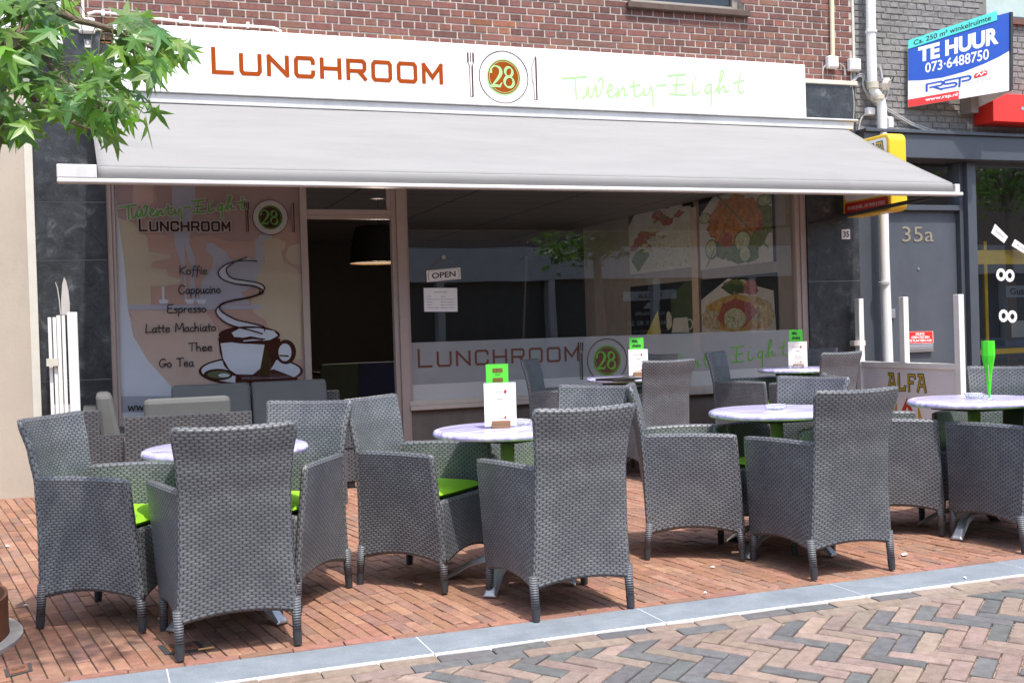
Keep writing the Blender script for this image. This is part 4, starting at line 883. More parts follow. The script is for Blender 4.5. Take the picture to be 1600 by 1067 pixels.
# ================================================================== RIGHT-HAND NEIGHBOUR
nb = thing('grey_building', (8.8, .3, 0), 'grey painted brick building with blue-grey timber shopfront at the right edge', 'building')
gw = MB(); wl = onY(1541, 10).x; hz = onY(1560, 29).z
brick_wall(gw, 7.035, 12, 3.03, 6.2, 0, lambda: jit((.235, .228, .215), .06, .015), holes=[(wl, 14, hz, 7)], pro=.007, zofs=.02, ragged=.0045)
gw.build('brickwork', M_GBR, nb)
c = MB(); c.box(7.032, wl, .0, .3, 3.02, 6.2); c.box(wl, 12, 0, .3, 3.02, hz); c.build('wall', P('grey_mortar_paint', (.19, .183, .172), .9, var=.2, sc=20, bump=.5), nb)
c = MB(); c.box(7.022, 7.05, -.012, .25, 3.52, 6.2); c.build('edge_strip', P('cream_caulk', (.55, .52, .46), .8, dirt=.4), nb)
c = MB(); c.box(wl, wl+.05, .08, .15, hz+.06, 6); c.box(wl, 12, .08, .15, hz+.001, hz+.059); wf_ = c.build('window', P('blue_grey_paint', (.062, .072, .088), .45, var=.1, sc=4, dirt=.2), nb)
c = MB(); c.box(wl+.05, 12, .11, .12, hz+.06, 6); c.build('pane', P('greenish_pane', (.42, .5, .46), .15), wf_)
c = MB(); c.box(wl-.02, 12, -.05, .08, hz-.06, hz-.001); c.build('window_sill', P('brown_sill2', (.14, .07, .05), .8), nb)
M_BLU = MAT['blue_grey_paint']
c = MB(); z0 = onY(1500, 249, -.14).z; z1 = onY(1450, 210, -.14).z; c.box(7.03, 12, -.14, .2, z0, z1); c.box(7.03, 12, -.17, .2, z1+.001, z1+.035); c.build('fascia', M_BLU, nb, bevel=.006)
xd0, xd1 = onY(1385, 400, .1).x, onY(1495, 400, .1).x; zd = onY(1440, 330, .1).z
c = MB(); c.box(7.03, xd0-.06, .0, .2, gz(0), z0-.001); c.box(xd0-.059, xd0-.001, .04, .2, gz(0), z0-.001); c.box(xd1+.001, xd1+.05, .04, .2, gz(0), z0-.001)
c.box(xd1+.051, onY(1527, 400, -.02).x, -.02, .2, gz(0), z0-.001); c.box(xd0, xd1, .04, .2, zd+.001, zd+.055); c.build('door_frame', M_BLU, nb, bevel=.004)
c = MB(); c.box(xd0, xd1, .10, .15, gz(0)+.01, zd); dr = c.build('door', P('door_grey', (.075, .086, .104), .42, var=.14, sc=3, bump=.08, bsc=25, dirt=.4), nb, bevel=.003)
lt = MB(); a, b_ = onY(1410, 378, .095), onY(1459, 378, .095); text(lt, '35a', pl_y(.094), a.x, b_.x, a.z, .155, 0, .0); lt.build('lettering', P('brass_grey', (.30, .265, .19), .5, .3), dr, off=(0, 0, 0))
o = onY(1395, 490, .08); c = MB(); c.box(o.x-.035, o.x+.025, .07, .099, o.z-.045, o.z+.045); c.build('handle', M_ALU, dr, off=(0, 0, 0), bevel=.004)
o = onY(1435, 420, .095); c = MB(); c.tube([(o.x, .09, o.z), (o.x, .1, o.z)], .012, 12); c.build('peephole', M_ALU, dr, off=(0, 0, 0))
a, b_ = onY(1412, 551, .08), onY(1457, 538, .08); c = MB(); c.box(a.x, b_.x, .065, .099, a.z-.0, b_.z+.01); c.box(a.x+.02, b_.x-.01, .058, .064, a.z+.02, b_.z-.01); c.build('letterbox', M_ALU, dr, off=(0, 0, 0), bevel=.003)
t = thing('door_notice', tuple(onY(1440, 528, .09)), 'red and white notice above the letterbox of door 35a', 'notice')
qd = px_quad([(1417, 537), (1459, 536), (1458, 517), (1417, 518)], .097); s_ = MB(); s_.hexa([(p.x, .0985, p.z) for p in qd], [(p.x, .0965, p.z) for p in qd]); s_.build('plate', P('notice_red', (.62, .03, .02), .4), t)
lt = MB(); f_ = quad_map(*[(p.x, .095, p.z) for p in qd], 0)
for i, s in enumerate(('GELIEVE', 'GEEN FIETSEN', 'TE PLAATSEN AUB')): text(lt, s, f_, (.32, .16, .08)[i], (.66, .84, .92)[i], .68-.27*i, .2, 0, .03)
stroke(lt, [(.02, .03), (.98, .03), (.98, .97), (.02, .97)], .015, f_, 0, True); lt.build('lettering', M_PAPER, t)
c = MB(); c.add([(xd0, .12, zd+.056), (xd1, .12, zd+.056), (xd1, .12, z0), (xd0, .12, z0)], [(0, 1, 2, 3)]); c.build('transom_pane', M_GLASS, nb)
xw = onY(1528, 400, -.02).x
c = MB(); c.add([(xw, .05, .5), (12, .05, .5), (12, .05, z0), (xw, .05, z0)], [(0, 1, 2, 3)]); nwin = c.build('shop_window', glass('shop_glass', gain=3.2), nb)
c = MB(); c.box(xw, 12, .0, .2, gz(0), .499); c.box(xw, xw+.035, .02, .2, .5, z0-.001); c.box(xw+.036, 12, .02, .2, z0-.05, z0-.001); c.build('window_frame', M_BLU, nb)
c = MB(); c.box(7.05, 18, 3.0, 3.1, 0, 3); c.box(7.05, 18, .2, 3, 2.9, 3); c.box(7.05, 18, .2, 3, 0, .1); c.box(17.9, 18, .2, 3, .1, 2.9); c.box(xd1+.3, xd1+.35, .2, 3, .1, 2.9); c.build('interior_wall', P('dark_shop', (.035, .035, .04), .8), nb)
c = MB(); o = onY(1530, 404, .9); c.box(xw+.04, 12, .16, .19, onY(1560, 413, .16).z, onY(1560, 391, .16).z); c.box(xw+.04, 12, .16, .19, onY(1560, 553, .16).z, onY(1560, 545, .16).z)
for px in (1541, 1700): q = onY(px, 480, .2); c.box(q.x-.02, q.x+.02, .191, .22, .5, 2.0)
tag(c.build('display_rack', P('yellow_rack', (.92, .64, .02), .5)), 'yellow shelving frame inside the right-hand shop window', 'shelf')
t = thing('shop_card', tuple(onY(1590, 453, 1)), 'pale blue lettered card standing behind the right-hand shop window', 'card')
qd = px_quad([(1573, 465), (1640, 463), (1640, 445), (1572, 447)], 1.); s_ = MB(); s_.hexa([(p.x, 1.01, p.z) for p in qd], [(p.x, 1., p.z) for p in qd]); s_.build('plate', P('pale_blue', (.25, .33, .42), .5), t)
lt = MB(); text(lt, 'Gus', quad_map(*[(p.x, .998, p.z) for p in qd], 0), .08, .4, .22, .6, 0, .02); lt.build('lettering', M_BLK, t)
t = tag(MB().box(onY(1580, 500, 1.2).x, onY(1612, 500, 1.2).x, 1.2, 1.4, onY(1590, 527, 1.2).z, onY(1590, 501, 1.2).z).build('packet', P('pale_pack', (.45, .45, .44), .5), bevel=.01), 'white packet on display low in the right-hand shop window', 'packet')
t = tag(MB().box(onY(1567, 500, 1.2).x, onY(1612, 500, 1.2).x, 1.18, 1.42, onY(1590, 541, 1.2).z, onY(1590, 530, 1.2).z).build('box', P('blue_pack', (.03, .06, .16), .5), bevel=.01), 'blue box under the white packet in the right-hand shop window', 'box')
for s, pts in (('KASPAR', ((1549, 364), (1569, 380), (1575, 370), (1555, 350))), ('MELCHIOR', ((1581, 384), (1605, 399), (1610, 390), (1586, 374)))):
    c0 = onY(*pts[0], .04); t = thing('window_card', tuple(c0), 'tilted white card lettered %s stuck on the right-hand shop window' % s, 'card', 'cards stuck on the shop window')
    qd = px_quad(pts, .044); s_ = MB(); s_.hexa([(p.x, .047, p.z) for p in qd], [(p.x, .0445, p.z) for p in qd]); s_.build('sheet', M_PAPER, t)
    lt = MB(); text(lt, s, quad_map(*[(p.x, .043, p.z) for p in qd], 0), .2, .8, .35, .3, 0, .0); lt.build('lettering', M_BLK, t)
for px, py, lab in ((1571, 430, 'upper white paper eye mask on the right-hand shop window'), (1575, 494, 'lower white paper eye mask on the right-hand shop window')):
    o = onY(px, py, .042); t = MB(); s = (o-CAM).length/FPX
    for d in (-8, 8): stroke(t, ellip(o.x+d*s, o.z-.1*d*s, 6.3*s, 6.6*s, 22), [s*(4.2+.8*(i % 2)) for i in range(22)], pl_y(.042+.0005*(d > 0)), 0, True)
    tag(t.build('paper_mask', M_PAPER), lab, 'paper mask', 'paper masks on the shop window')

# downpipe with offset
dp = thing('downpipe', (7.32, -.1, gz(0)), 'white rainwater downpipe with an offset bend on the grey wall', 'downpipe')
r_ = .046; M_PIPE = plain('white_pipe_paint', (.74, .75, .74), .4, var=.05, sc=3, dirt=.2)
c = MB(); pts = [onY(1357, -260, -.12), onY(1361, 60, -.12), onY(1363, 132, -.12), onY(1365, 142, -.12), onY(1371, 150, -.12), onY(1376, 158, -.12), onY(1378, 168, -.12), onY(1380, 300, -.12)]
pb = onY(1388, 560, -.12); pts += [onY(1382, 400, -.12), pb, Vector((pb.x+.0, pb.y, gz(0)))]
c.tube(pts, r_, 20); c.build('pipe', M_PIPE, dp, smooth=True)
for p, h, mt in ((onY(1361, 50, -.12), .03, M_PIPE), (onY(1363.5, 134, -.12), .07, P('beige_joint', (.50, .46, .36), .5)), (onY(1373, 153, -.12), .05, MAT.get('beige_joint') or P('beige_joint', (.50, .46, .36), .5)), (onY(1381, 443, -.12), .035, P('pipe_bracket', (.35, .35, .34), .4))):
    c = MB(); c.lathe([(r_+.004, -h/2), (r_+.010, -h/2+.004), (r_+.010, h/2-.004), (r_+.004, h/2)], 20, tuple(p)); c.build('collar', mt, dp)

# to-let board: two panels meeting in a V
tl = thing('to_let_sign', tuple(onY(1470, 110, -.05)), 'blue and white TE HUUR to-let board with turquoise strip jutting from the grey wall', 'sign')
def at_depth(x, y, Y): return onY(x, y, Y)
YL, YR = -.06, -.52
A_, B_, C_, D_ = onY(1419, 168, YL), onY(1576.8, 141.9, YR), onY(1576.8, 19.8, YR), onY(1419, 63.8, YL)
n = (B_-A_).cross(D_-A_).normalized(); n = n if n.dot(CAM-A_) > 0 else -n
c = MB(); c.hexa([p for p in (A_, B_, C_, D_)], [p-n*.018 for p in (A_, B_, C_, D_)]); c.build('panel', M_WHITE, tl)
E2 = onY(1521, 171, YL); E3 = Vector((E2.x, YL, E2.z+.62)); B2 = B_+Vector((.03, .0, 0)); C2 = C_+Vector((.03, 0, 0))
c = MB(); nn2 = (E2-B2).cross(C2-B2).normalized()*.018; c.hexa([B2, E2, E3, C2], [p+nn2 for p in (B2, E2, E3, C2)]); c.build('panel', M_WHITE, tl)
c = MB(); c.hexa([B_, B2, C2, C_], [p-Vector((.0, .02, 0)) for p in (B_, B2, C2, C_)]); c.build('corner_profile', P('black_profile', (.03, .03, .03), .4), tl)
f0 = lambda k: (lambda x, z: tuple((A_*(1-x)+B_*x)*(1-z)+(D_*(1-x)+C_*x)*z+n*(.002+.0013*k)))
c = MB(); arc = [(0, 1), (0, .40), (.15, .36), (.35, .34), (.55, .36), (.75, .41), (.9, .46), (1, .51), (1, 1)]
c.poly([f0(0)(*p) for p in arc], 0); c.poly([f0(0)(*p) for p in ((0, 0), (.505, 0), (.505, .115), (0, .115))], 1)
TLM = [P('sign_blue', (.012, .075, .42), .35, var=.03), P('sign_red', (.66, .03, .025), .35, var=.03), M_WHITE, P('sign_grey', (.3, .35, .42), .5)]
c.build('graphics', TLM, tl); c = MB(); c.cnt = 3
text(c, 'TE HUUR', f0(1), .10, .895, .63, .225, 2, .045); c.build('lettering', TLM, tl); c = MB(); text(c, '073·6488750', f0(1), .17, .80, .455, .145, 2, .012); c.build('lettering', TLM, tl); c = MB(); text(c, 'www.rsp.nl', f0(2), .17, .49, .03, .062, 2, .02); c.build('lettering', TLM, tl); c = MB()
for l in ([(.185, .19), (.185, .29), (.33, .29), (.345, .27), (.345, .25), (.33, .235), (.22, .235)], [(.25, .235), (.335, .175)], [(.50, .29), (.37, .29), (.355, .275), (.355, .255), (.37, .24), (.465, .235), (.48, .22), (.48, .20), (.465, .185), (.34, .185)], [(.51, .17), (.515, .29), (.60, .29), (.62, .275), (.62, .25), (.60, .235), (.54, .235)]): stroke(c, l, .022, f0(1), 0)
c.poly([f0(1)(*p) for p in ((.66, .24), (.78, .255), (.79, .29), (.77, .32), (.67, .305), (.65, .275))], 1); stroke(c, [(.68, .27), (.705, .30), (.725, .265), (.75, .30), (.77, .285)], .012, f0(2), 2)
text(c, 'MAKELAARS', f0(1), .58, .85, .185, .022, 3, .0)
c.build('logo', TLM, tl)
st0 = lambda k: (lambda x, z: tuple((A_*(1-x)+B_*x)*(1-z)+(D_*(1-x)+C_*x)*z+n*(.008+.0015*k)))
sq = [(0, .985), (.885, .905), (.885, 1.03), (0, 1.135)]; sq = [(0, .87), (.88, .94), (.88, 1.065), (0, 1.0)]
c = MB(); c.hexa([st0(-3)(*p) for p in sq], [st0(0)(*p) for p in sq]); s1 = c.build('strip', P('turquoise', (.08, .62, .55), .4, var=.03), tl)
def stq(x, z): a = (sq[0][0]*(1-x)+sq[1][0]*x, sq[0][1]*(1-x)+sq[1][1]*x); b_ = (sq[3][0]*(1-x)+sq[2][0]*x, sq[3][1]*(1-x)+sq[2][1]*x); return st0(1)(a[0]*(1-z)+b_[0]*z, a[1]*(1-z)+b_[1]*z)
c = MB(); text(c, 'Ca. 250 m² winkelruimte', stq, .06, .93, .22, .56, 0, .012); c.build('lettering', M_BLK, s1, off=(0, 0, 0)); 
c = MB(); q = onY(1514, 160, -.08); c.box(q.x-.045, q.x+.045, -.16, -.006, q.z-.12, q.z+.1); c.box(q.x-.02, q.x+.4, -.05, -.006, q.z-.1, q.z-.04); c.build('bracket', P('bracket_grey', (.28, .25, .23), .6), tl)
# red box on the wall
rx = thing('red_sign_box', tuple(onY(1580, 165, -.1)), 'bright red box sign on the grey wall at the right edge', 'sign')
xa = onY(1552, 170, -.28).x; c = MB(); c.box(xa, 11.5, -.28, -.008, onY(1560, 190, -.28).z, onY(1560, 146, -.28).z); c.build('housing', P('signal_red', (.70, .028, .018), .35, var=.04), rx, bevel=.006)
c = MB(); o = onY(1598, 170, -.285); c.tube([(o.x, -.285, o.z), (o.x, -.28, o.z)], .018, 16); c.build('cap', M_ALU, rx)

# yellow light box of the brewery
lbx = thing('brewery_light_box', tuple(onY(1400, 268, -.6)), 'yellow rimmed ALFA beer light box behind the right end of the awning', 'sign')
XA, XB, YA, YB = 6.79, 6.975, -.80, -.10; zt_ = onY(1389, 207, YA).z; zb_ = onY(1392, 329, YA).z
def rrect(y0, y1, z0, z1, r, n=6):
    o = []
    for cy, cz, a0 in ((y1-r, z1-r, 0), (y0+r, z1-r, pi/2), (y0+r, z0+r, pi), (y1-r, z0+r, 1.5*pi)):
        for i in range(n+1): o.append((cy+r*cos(a0+pi/2*i/n), cz+r*sin(a0+pi/2*i/n)))
    return o
ring = rrect(YA, YB, zb_, zt_, .07); c = MB(); c.hexa([(XA, y, z) for y, z in ring], [(XB, y, z) for y, z in ring]); c.build('housing', P('brewery_yellow', (.78, .50, .015), .4, var=.05, dirt=.12), lbx, bevel=.012)
r2_ = rrect(YA+.035, YB-.035, zb_+.15, zt_-.035, .04); c = MB(); c.poly([(XA-.004, y, z) for y, z in r2_]); c.build('face', P('face_white', (.80, .80, .78), .3, var=.02), lbx)
c = MB(); c.poly([(XA-.004, y, z) for y, z in rrect(YA+.035, YB-.035, zb_+.02, zb_+.135, .025)]); c.build('red_band', P('band_red', (.50, .02, .02), .35, var=.03), lbx)
def alfa(mb, to_, x0, x1, z0, h, mo, mf):
    w_ = (x1-x0)/4.3
    for k, lw, mi in ((0, .42, mo), (1, .22, mf)):
        T = to_(k)
        for i, c_ in enumerate('ALFA'):
            X = x0+i*w_*1.1
            ls = {'A': [[(0, 0), (.42, 1)], [(.42, 1), (.62, 1), (.9, 0)], [(.16, .36), (.74, .36)], [(.1, 1), (.5, 1)]], 'L': [[(.15, 1), (.15, .04), (.82, .04), (.9, .25)]], 'F': [[(.15, 0), (.15, .97), (.85, .97), (.9, .8)], [(.15, .52), (.65, .52)]]}[c_]
            for l in ls: stroke(mb, [(X+p[0]*w_*.9, z0+p[1]*h) for p in l], lw*w_*.62, T, mi)
lt = MB(); tX = lambda k: (lambda x, z: (XA-.006-.0012*k, YB-(x), z))
LBM = [M_BLK, P('alfa_gold', (.62, .43, .03), .4), M_PAPER]
alfa(lt, tX, .08, .655, zt_-.275, .2, 0, 1); lt.build('lettering', LBM, lbx); lt = MB(); text(lt, 'EEN EERLIJK BIER... DAT PROEF JE STEEDS', tX(0), .08, .62, zb_+.06, .04, 2, .0)
lt.build('lettering', [M_BLK, P('alfa_gold', (.62, .43, .03), .4), M_PAPER], lbx)

# ================================================================== LEFT-HAND NEIGHBOUR
lnb = thing('rendered_building', (-2.4, .3, 0), 'beige rendered building at the left edge', 'building')
xl = onY(50, 300, -.05).x
c = MB(); c.box(-6, xl-.045, -.05, .3, gz(0)-.02, 6); 
c.build('wall', plain('beige_render', (.44, .382, .31), .9, var=.07, sc=2.5, bump=.35, bsc=50, dirt=.3), lnb)
c = MB(); c.box(xl-.0445, xl+.012, -.06, .25, gz(0), 3.4); c.build('edge_profile', P('pale_profile', (.60, .58, .50), .5, var=.08), lnb)
t = thing('neighbour_sign', tuple(onY(40, 60, -.2)), 'white sign box with orange top stripe behind the leaves at top left', 'sign')
xs_ = onY(97, 40, -.2).x; zb2, zt2 = onY(60, 72, -.2).z, onY(60, -50, -.2).z
c = MB(); c.box(-4.5, xs_, -.2, -.052, zb2, zt2); c.build('housing', M_WHITE, t, bevel=.006)
c = MB(); zz_ = onY(20, 9, -.2).z; c.box(-4.48, onY(52, 5, -.2).x, -.2035, -.2005, zz_-.02, zz_+.16); c.build('stripe', P('orange_red', (.70, .10, .02), .4), t)

# ================================================================== TERRACE SCREENS
XS = 6.93
ws = thing('terrace_windscreen', (XS, -.75, gz(-.75)), 'white framed ALFA terrace windscreen running out from the right marble pier', 'windscreen')
zr0 = onX(1420, 568, XS).z
ys = [-.10, -.76, -1.46]
for px, py, y in ((1333, 467, -.12), (1415, 464, -.76), (1500, 460, -1.46)):
    zt_ = onY(px, py, y).z; xx = onY(px, py, y).x
    c = MB(); c.box(XS-.028, XS+.028, y-.034, y+.034, (zr0+.011 if y == -.76 else gz(y)), zt_); c.build('post', M_WMET, ws, bevel=.004)
c = MB(); c.box(XS-.024, XS+.024, -1.425, -.155, zr0-.045, zr0+.01); c.build('rail', M_WMET, ws, bevel=.004)
def scr_mat():
    m, nt, b, L = base('pebbled_panel'); tc = nd(nt, 'ShaderNodeTexCoord'); b.inputs['Base Color'].default_value = (.80, .79, .80, 1); b.inputs['Roughness'].default_value = .45
    v = nd(nt, 'ShaderNodeTexNoise', i_Scale=70, i_Detail=2); L(tc.outputs['Object'], v.inputs['Vector']); bp = nd(nt, 'ShaderNodeBump', i_Strength=.5, i_Distance=.006); L(v.outputs[0], bp.inputs['Height']); L(bp.outputs[0], b.inputs['Normal']); return m
c = MB(); c.box(XS-.006, XS+.006, -1.424, -.156, .12, zr0-.046); pnl = c.build('panel', scr_mat(), ws)
c = MB(); c.box(XS-.024, XS+.024, -1.425, -.155, .08, .119); c.build('bottom_rail', M_WMET, ws)
lt = MB(); a, b_ = onX(1388, 605, XS-.008), onX(1449, 610, XS-.008); tX = lambda k: (lambda x, z: (XS-.0085-.0012*k, -x, z))
alfa(lt, tX, -a.y, -b_.y+.0, a.z-.02, .145, 0, 1)
LTM = [M_BLK, MAT['alfa_gold'], M_PAPER, P('crest_orange', (.68, .36, .03), .4), P('crest_red', (.60, .05, .02), .4)]
lt.build('lettering', LTM, pnl, off=(0, 0, 0)); lt = MB()
o = onX(1418, 640, XS-.008); y0, z0 = -o.y, o.z
def pg(pts, k, mi): lt.poly([tX(k)(y0+p[0], z0+p[1]) for p in pts], mi)
pg([(-.24, -.20), (-.17, .02), (-.12, .08), (.1, .09), (.16, .01), (.24, -.20)], 0, 3); pg([(-.14, .11), (.14, .11), (.14, -.1), (0, -.22), (-.14, -.1)], 1, 2)
stroke(lt, [(y0-.13, z0-.14), (y0, z0+.07), (y0+.13, z0-.14)], .045, tX(2), 4); text(lt, '1870', tX(0), y0+.18, y0+.33, z0+.06, .05, 0); stroke(lt, [(y0-.03, z0-.1), (y0, z0-.04), (y0+.03, z0-.1)], .01, tX(2), 0)
lt.build('crest', LTM, pnl, off=(0, 0, 0))
o = onY(1333, 536, -.2); c = MB(); c.box(XS-.09, XS+.045, -.15, -.08, o.z-.03, o.z+.02); c.build('clamp', P('cream_clamp', (.60, .56, .48), .5), ws, bevel=.004)
fs = thing('folded_windscreen', tuple(onY(98, 640, -.35)), 'stack of folded white windscreen posts in front of the left marble pier', 'windscreen'); fs.location.z = gz(-.35)
fs['_w'] = tuple(fs.location)
for i, (xa, xb, yt, Y) in enumerate(((74.5, 80, 496, -.22), (82, 87.5, 496, -.25), (88, 94.5, 493, -.28), (96, 101.5, 493, -.31), (104.5, 120.5, 488, -.36))):
    a, b_ = onY(xa, yt, Y), onY(xb, yt, Y); c = MB(); c.box(a.x, b_.x, Y-.02, Y+.03, gz(Y), a.z); c.build('post', M_WMET, fs, bevel=.003)
    if i < 4:
        q = onY((xa+xb)/2, 632, Y).z; c = MB(); c.box(a.x+.005, b_.x+.03, Y-.006, Y+.006, gz(Y)+.05, q); c.build('panel', P('screen_white', (.70, .70, .68), .4), fs)
a = onY(75, 572, -.25); c = MB(); c.box(a.x-.008, a.x+.075, -.30, -.272, a.z, a.z+.055); c.build('clamp', MAT['cream_clamp'], fs)
c = MB(); pts = [onY(x, y, -.20) for x, y in ((96, 492), (95.5, 470), (97, 445), (100, 433), (103, 438), (107, 455), (109, 475), (109, 492))]; c.hexa(pts, [p+Vector((0, .012, 0)) for p in pts]); c.build('pointed_panel', P('pale_panel', (.50, .47, .43), .4), fs)
c = MB(); pts = [onY(x, y, -.18) for x, y in ((86, 441), (89, 450), (92, 470), (94, 492), (95.5, 492), (93.5, 470), (90.5, 450), (87, 441))]; c.hexa(pts, [p+Vector((0, .012, 0)) for p in pts]); c.build('pointed_panel', P('pale_panel', (.50, .47, .43), .4), fs)

# ================================================================== FURNITURE
def lerp(a, b_, t): return a+(b_-a)*t
def curve1(tab, z):
    for (z0, a), (z1, b_) in zip(tab, tab[1:]):
        if z <= z1: t = (z-z0)/(z1-z0); t = max(0, t); t2 = t*t*(3-2*t)*.5+t*.5; return lerp(a, b_, t2)
    return tab[-1][1]
BX = [(.13, .222), (.4, .208), (.62, .203), (.75, .212), (.885, .230)]
BYT = [(.13, -.232), (.4, -.238), (.62, -.249), (.75, -.268), (.885, -.302)]
def make_chair():
    t = thing('wicker_armchair', (0, 0, 0), 'x', 'chair', 'grey wicker armchairs with lime seat pads', world=False)
    TOP = .882
    def back(u, v):
        ar = .026*(1-(2*u-1)**2); zb = .142+ar; z = zb+(TOP-zb)*v
        z += .006*(2*u-1)**2*v**6
        hx = curve1(BX, z); x = hx*(1-2*u); bow = .034*(1-(2*u-1)**2)*min(1, max(0, (z-.2)/.5))
        return (x, curve1(BYT, z)-bow, z)
    c = MB(); c.panel(back, 22, 30, .028, .46, .74); c.build('backrest', M_CH, t, smooth=True)
    for s in (-1, 1):
        def side(u, v, s=s):
            ar = .036*(1-(2*u-1)**2); zb = .142+ar; zt_ = .635+.006*sin(pi*u); z = zb+(zt_-zb)*v
            yr = curve1(BYT, z)+.012; yf = .245-.03*v; y = lerp(yr, yf, u)
            xr = curve1(BX, z)-.003; xf = .242+.040*v; x = lerp(xr, xf, u)+.012*sin(pi*u)*v
            return (s*x, y, z)
        f_ = side if s > 0 else (lambda u, v: side(1-u, v))
        c = MB(); c.panel(f_, 20, 22, .032, .50, .49); c.build('armrest', M_CH, t, smooth=True)
    def apron(u, v):
        ar = .045*(1-(2*u-1)**2); zb = .142+ar; return (lerp(-.235, .235, u), .238-.012*v, zb+(.415-zb)*v)
    c = MB(); c.panel(lambda u, v: apron(1-u, v), 18, 12, .03, .47, .27); c.build('front_panel', M_CH, t, smooth=True)
    c = MB(); c.panel(lambda u, v: (lerp(-.195, .195, u), lerp(-.20, .21, v), .405), 6, 6, .03, .47, .47); c.build('seat', M_CH, t, smooth=True)
    def cush(sgn):
        def f(u, v):
            x, y = 2*u-1, 2*v-1; d = max(abs(x), abs(y)); e = (1-abs(x)**5)*(1-abs(y)**5)
            return (.225*x*(1-.04*y*y), -.005+.225*y*(1-.04*x*x), .447+sgn*.026*max(0, e)**.35)
        return f
    c = MB(); c.grid(cush(1), 16, 16); c.grid(lambda u, v: cush(-1)(1-u, v), 16, 16); c.build('seat_cushion', M_LIME, t, smooth=True)
    for sx, sy in ((-1, -1), (1, -1), (-1, 1), (1, 1)):
        xb, yb = (.226, -.242) if sy < 0 else (.243, .242); xt, yt = (.228, -.226) if sy < 0 else (.238, .232)
        c = MB(); pb = Vector((sx*xb, yb, .05)); ptp = Vector((sx*xt, yt, .19)); c.tube([pb, ptp], [.0175, .0205], 14); lg = c.build('leg', M_RING, t, smooth=True)
        c = MB(); p0 = Vector((sx*(xb+.001), yb-.003*(sy < 0), .001)); c.tube([p0, pb+Vector((0, 0, .004))], [.0162, .0190], 14); c.build('foot_cap', M_FOOT, lg)
    return t
def copy_tree(o, parent=None):
    c = o.copy(); COL.objects.link(c)
    if parent is not None: c.parent = parent
    for ch in list(o.children): copy_tree(ch, c)
    return c
CH0 = make_chair(); used = [False]
def place_chair(x, y, face, local, lab):
    """puts the chair so that its local point `local` stands over (x, y); face = degrees it looks towards"""
    o = CH0 if not used[0] else copy_tree(CH0); used[0] = True
    a = radians(face-90); o.rotation_euler = (0, 0, a)
    cx = x-(local[0]*cos(a)-local[1]*sin(a)); cy = y-(local[0]*sin(a)+local[1]*cos(a))
    o.location = (cx, cy, gz(cy)+.002); o['label'] = lab; return o
RLg, RRg, FRg, FLg, TPc = (-.226, -.242), (.226, -.242), (.243, .242), (-.243, .242), (0, -.32)
place_chair(-.273, -3.935, -31, RRg, 'wicker armchair at the far left, side on, beside the planter')
place_chair(.254, -4.671, 92, RLg, 'wicker armchair with its back to us at the leftmost lilac table')
place_chair(1.091, -3.816, -131, RLg, 'wicker armchair facing us behind the right side of the leftmost table')
place_chair(1.158, -3.776, -47, RRg, 'wicker armchair left of the table with the white menu card, lime pad showing')
place_chair(1.691, -4.756, 92.7, RLg, 'wicker armchair with its back to us in the middle, feet at the kerb')
place_chair(2.52, -3.60, -152, TPc, 'wicker armchair facing us behind the middle armchair, only its upper back showing')
place_chair(2.643, -3.925, -28, RRg, 'wicker armchair side on at the left of the table with a glass ashtray only')
place_chair(3.142, -4.666, 90.7, RLg, 'wicker armchair with its back to us right of centre, near the kerb')
place_chair(3.80, -3.78, -160, TPc, 'wicker armchair facing us behind the table with only an ashtray')
place_chair(4.355, -4.144, -28, FRg, 'wicker armchair half hidden left of the table with the green glass')
place_chair(4.401, -4.177, 91, FLg, 'wicker armchair cut by the right edge in front of the green glass table')
place_chair(5.22, -3.76, -148, TPc, 'wicker armchair cut by the right edge behind the green tapered glass')
place_chair(3.32, -.52, -38, TPc, 'shaded wicker armchair under the window lettering left of the table with a black folder')
place_chair(4.03, -1.65, 98, TPc, 'wicker armchair with its back to us before the table with a black folder')
place_chair(4.50, -.62, -165, TPc, 'dark wicker armchair by the window behind the table with a black folder')
place_chair(5.07, -.52, -50, TPc, 'shaded wicker armchair side on left of the rear table nearest the right pier')
place_chair(5.63, -1.60, 103, TPc, 'wicker armchair with its back to us near the white ALFA windscreen')
place_chair(6.06, -.62, -160, TPc, 'dark wicker armchair against the right marble pier behind the rear table')

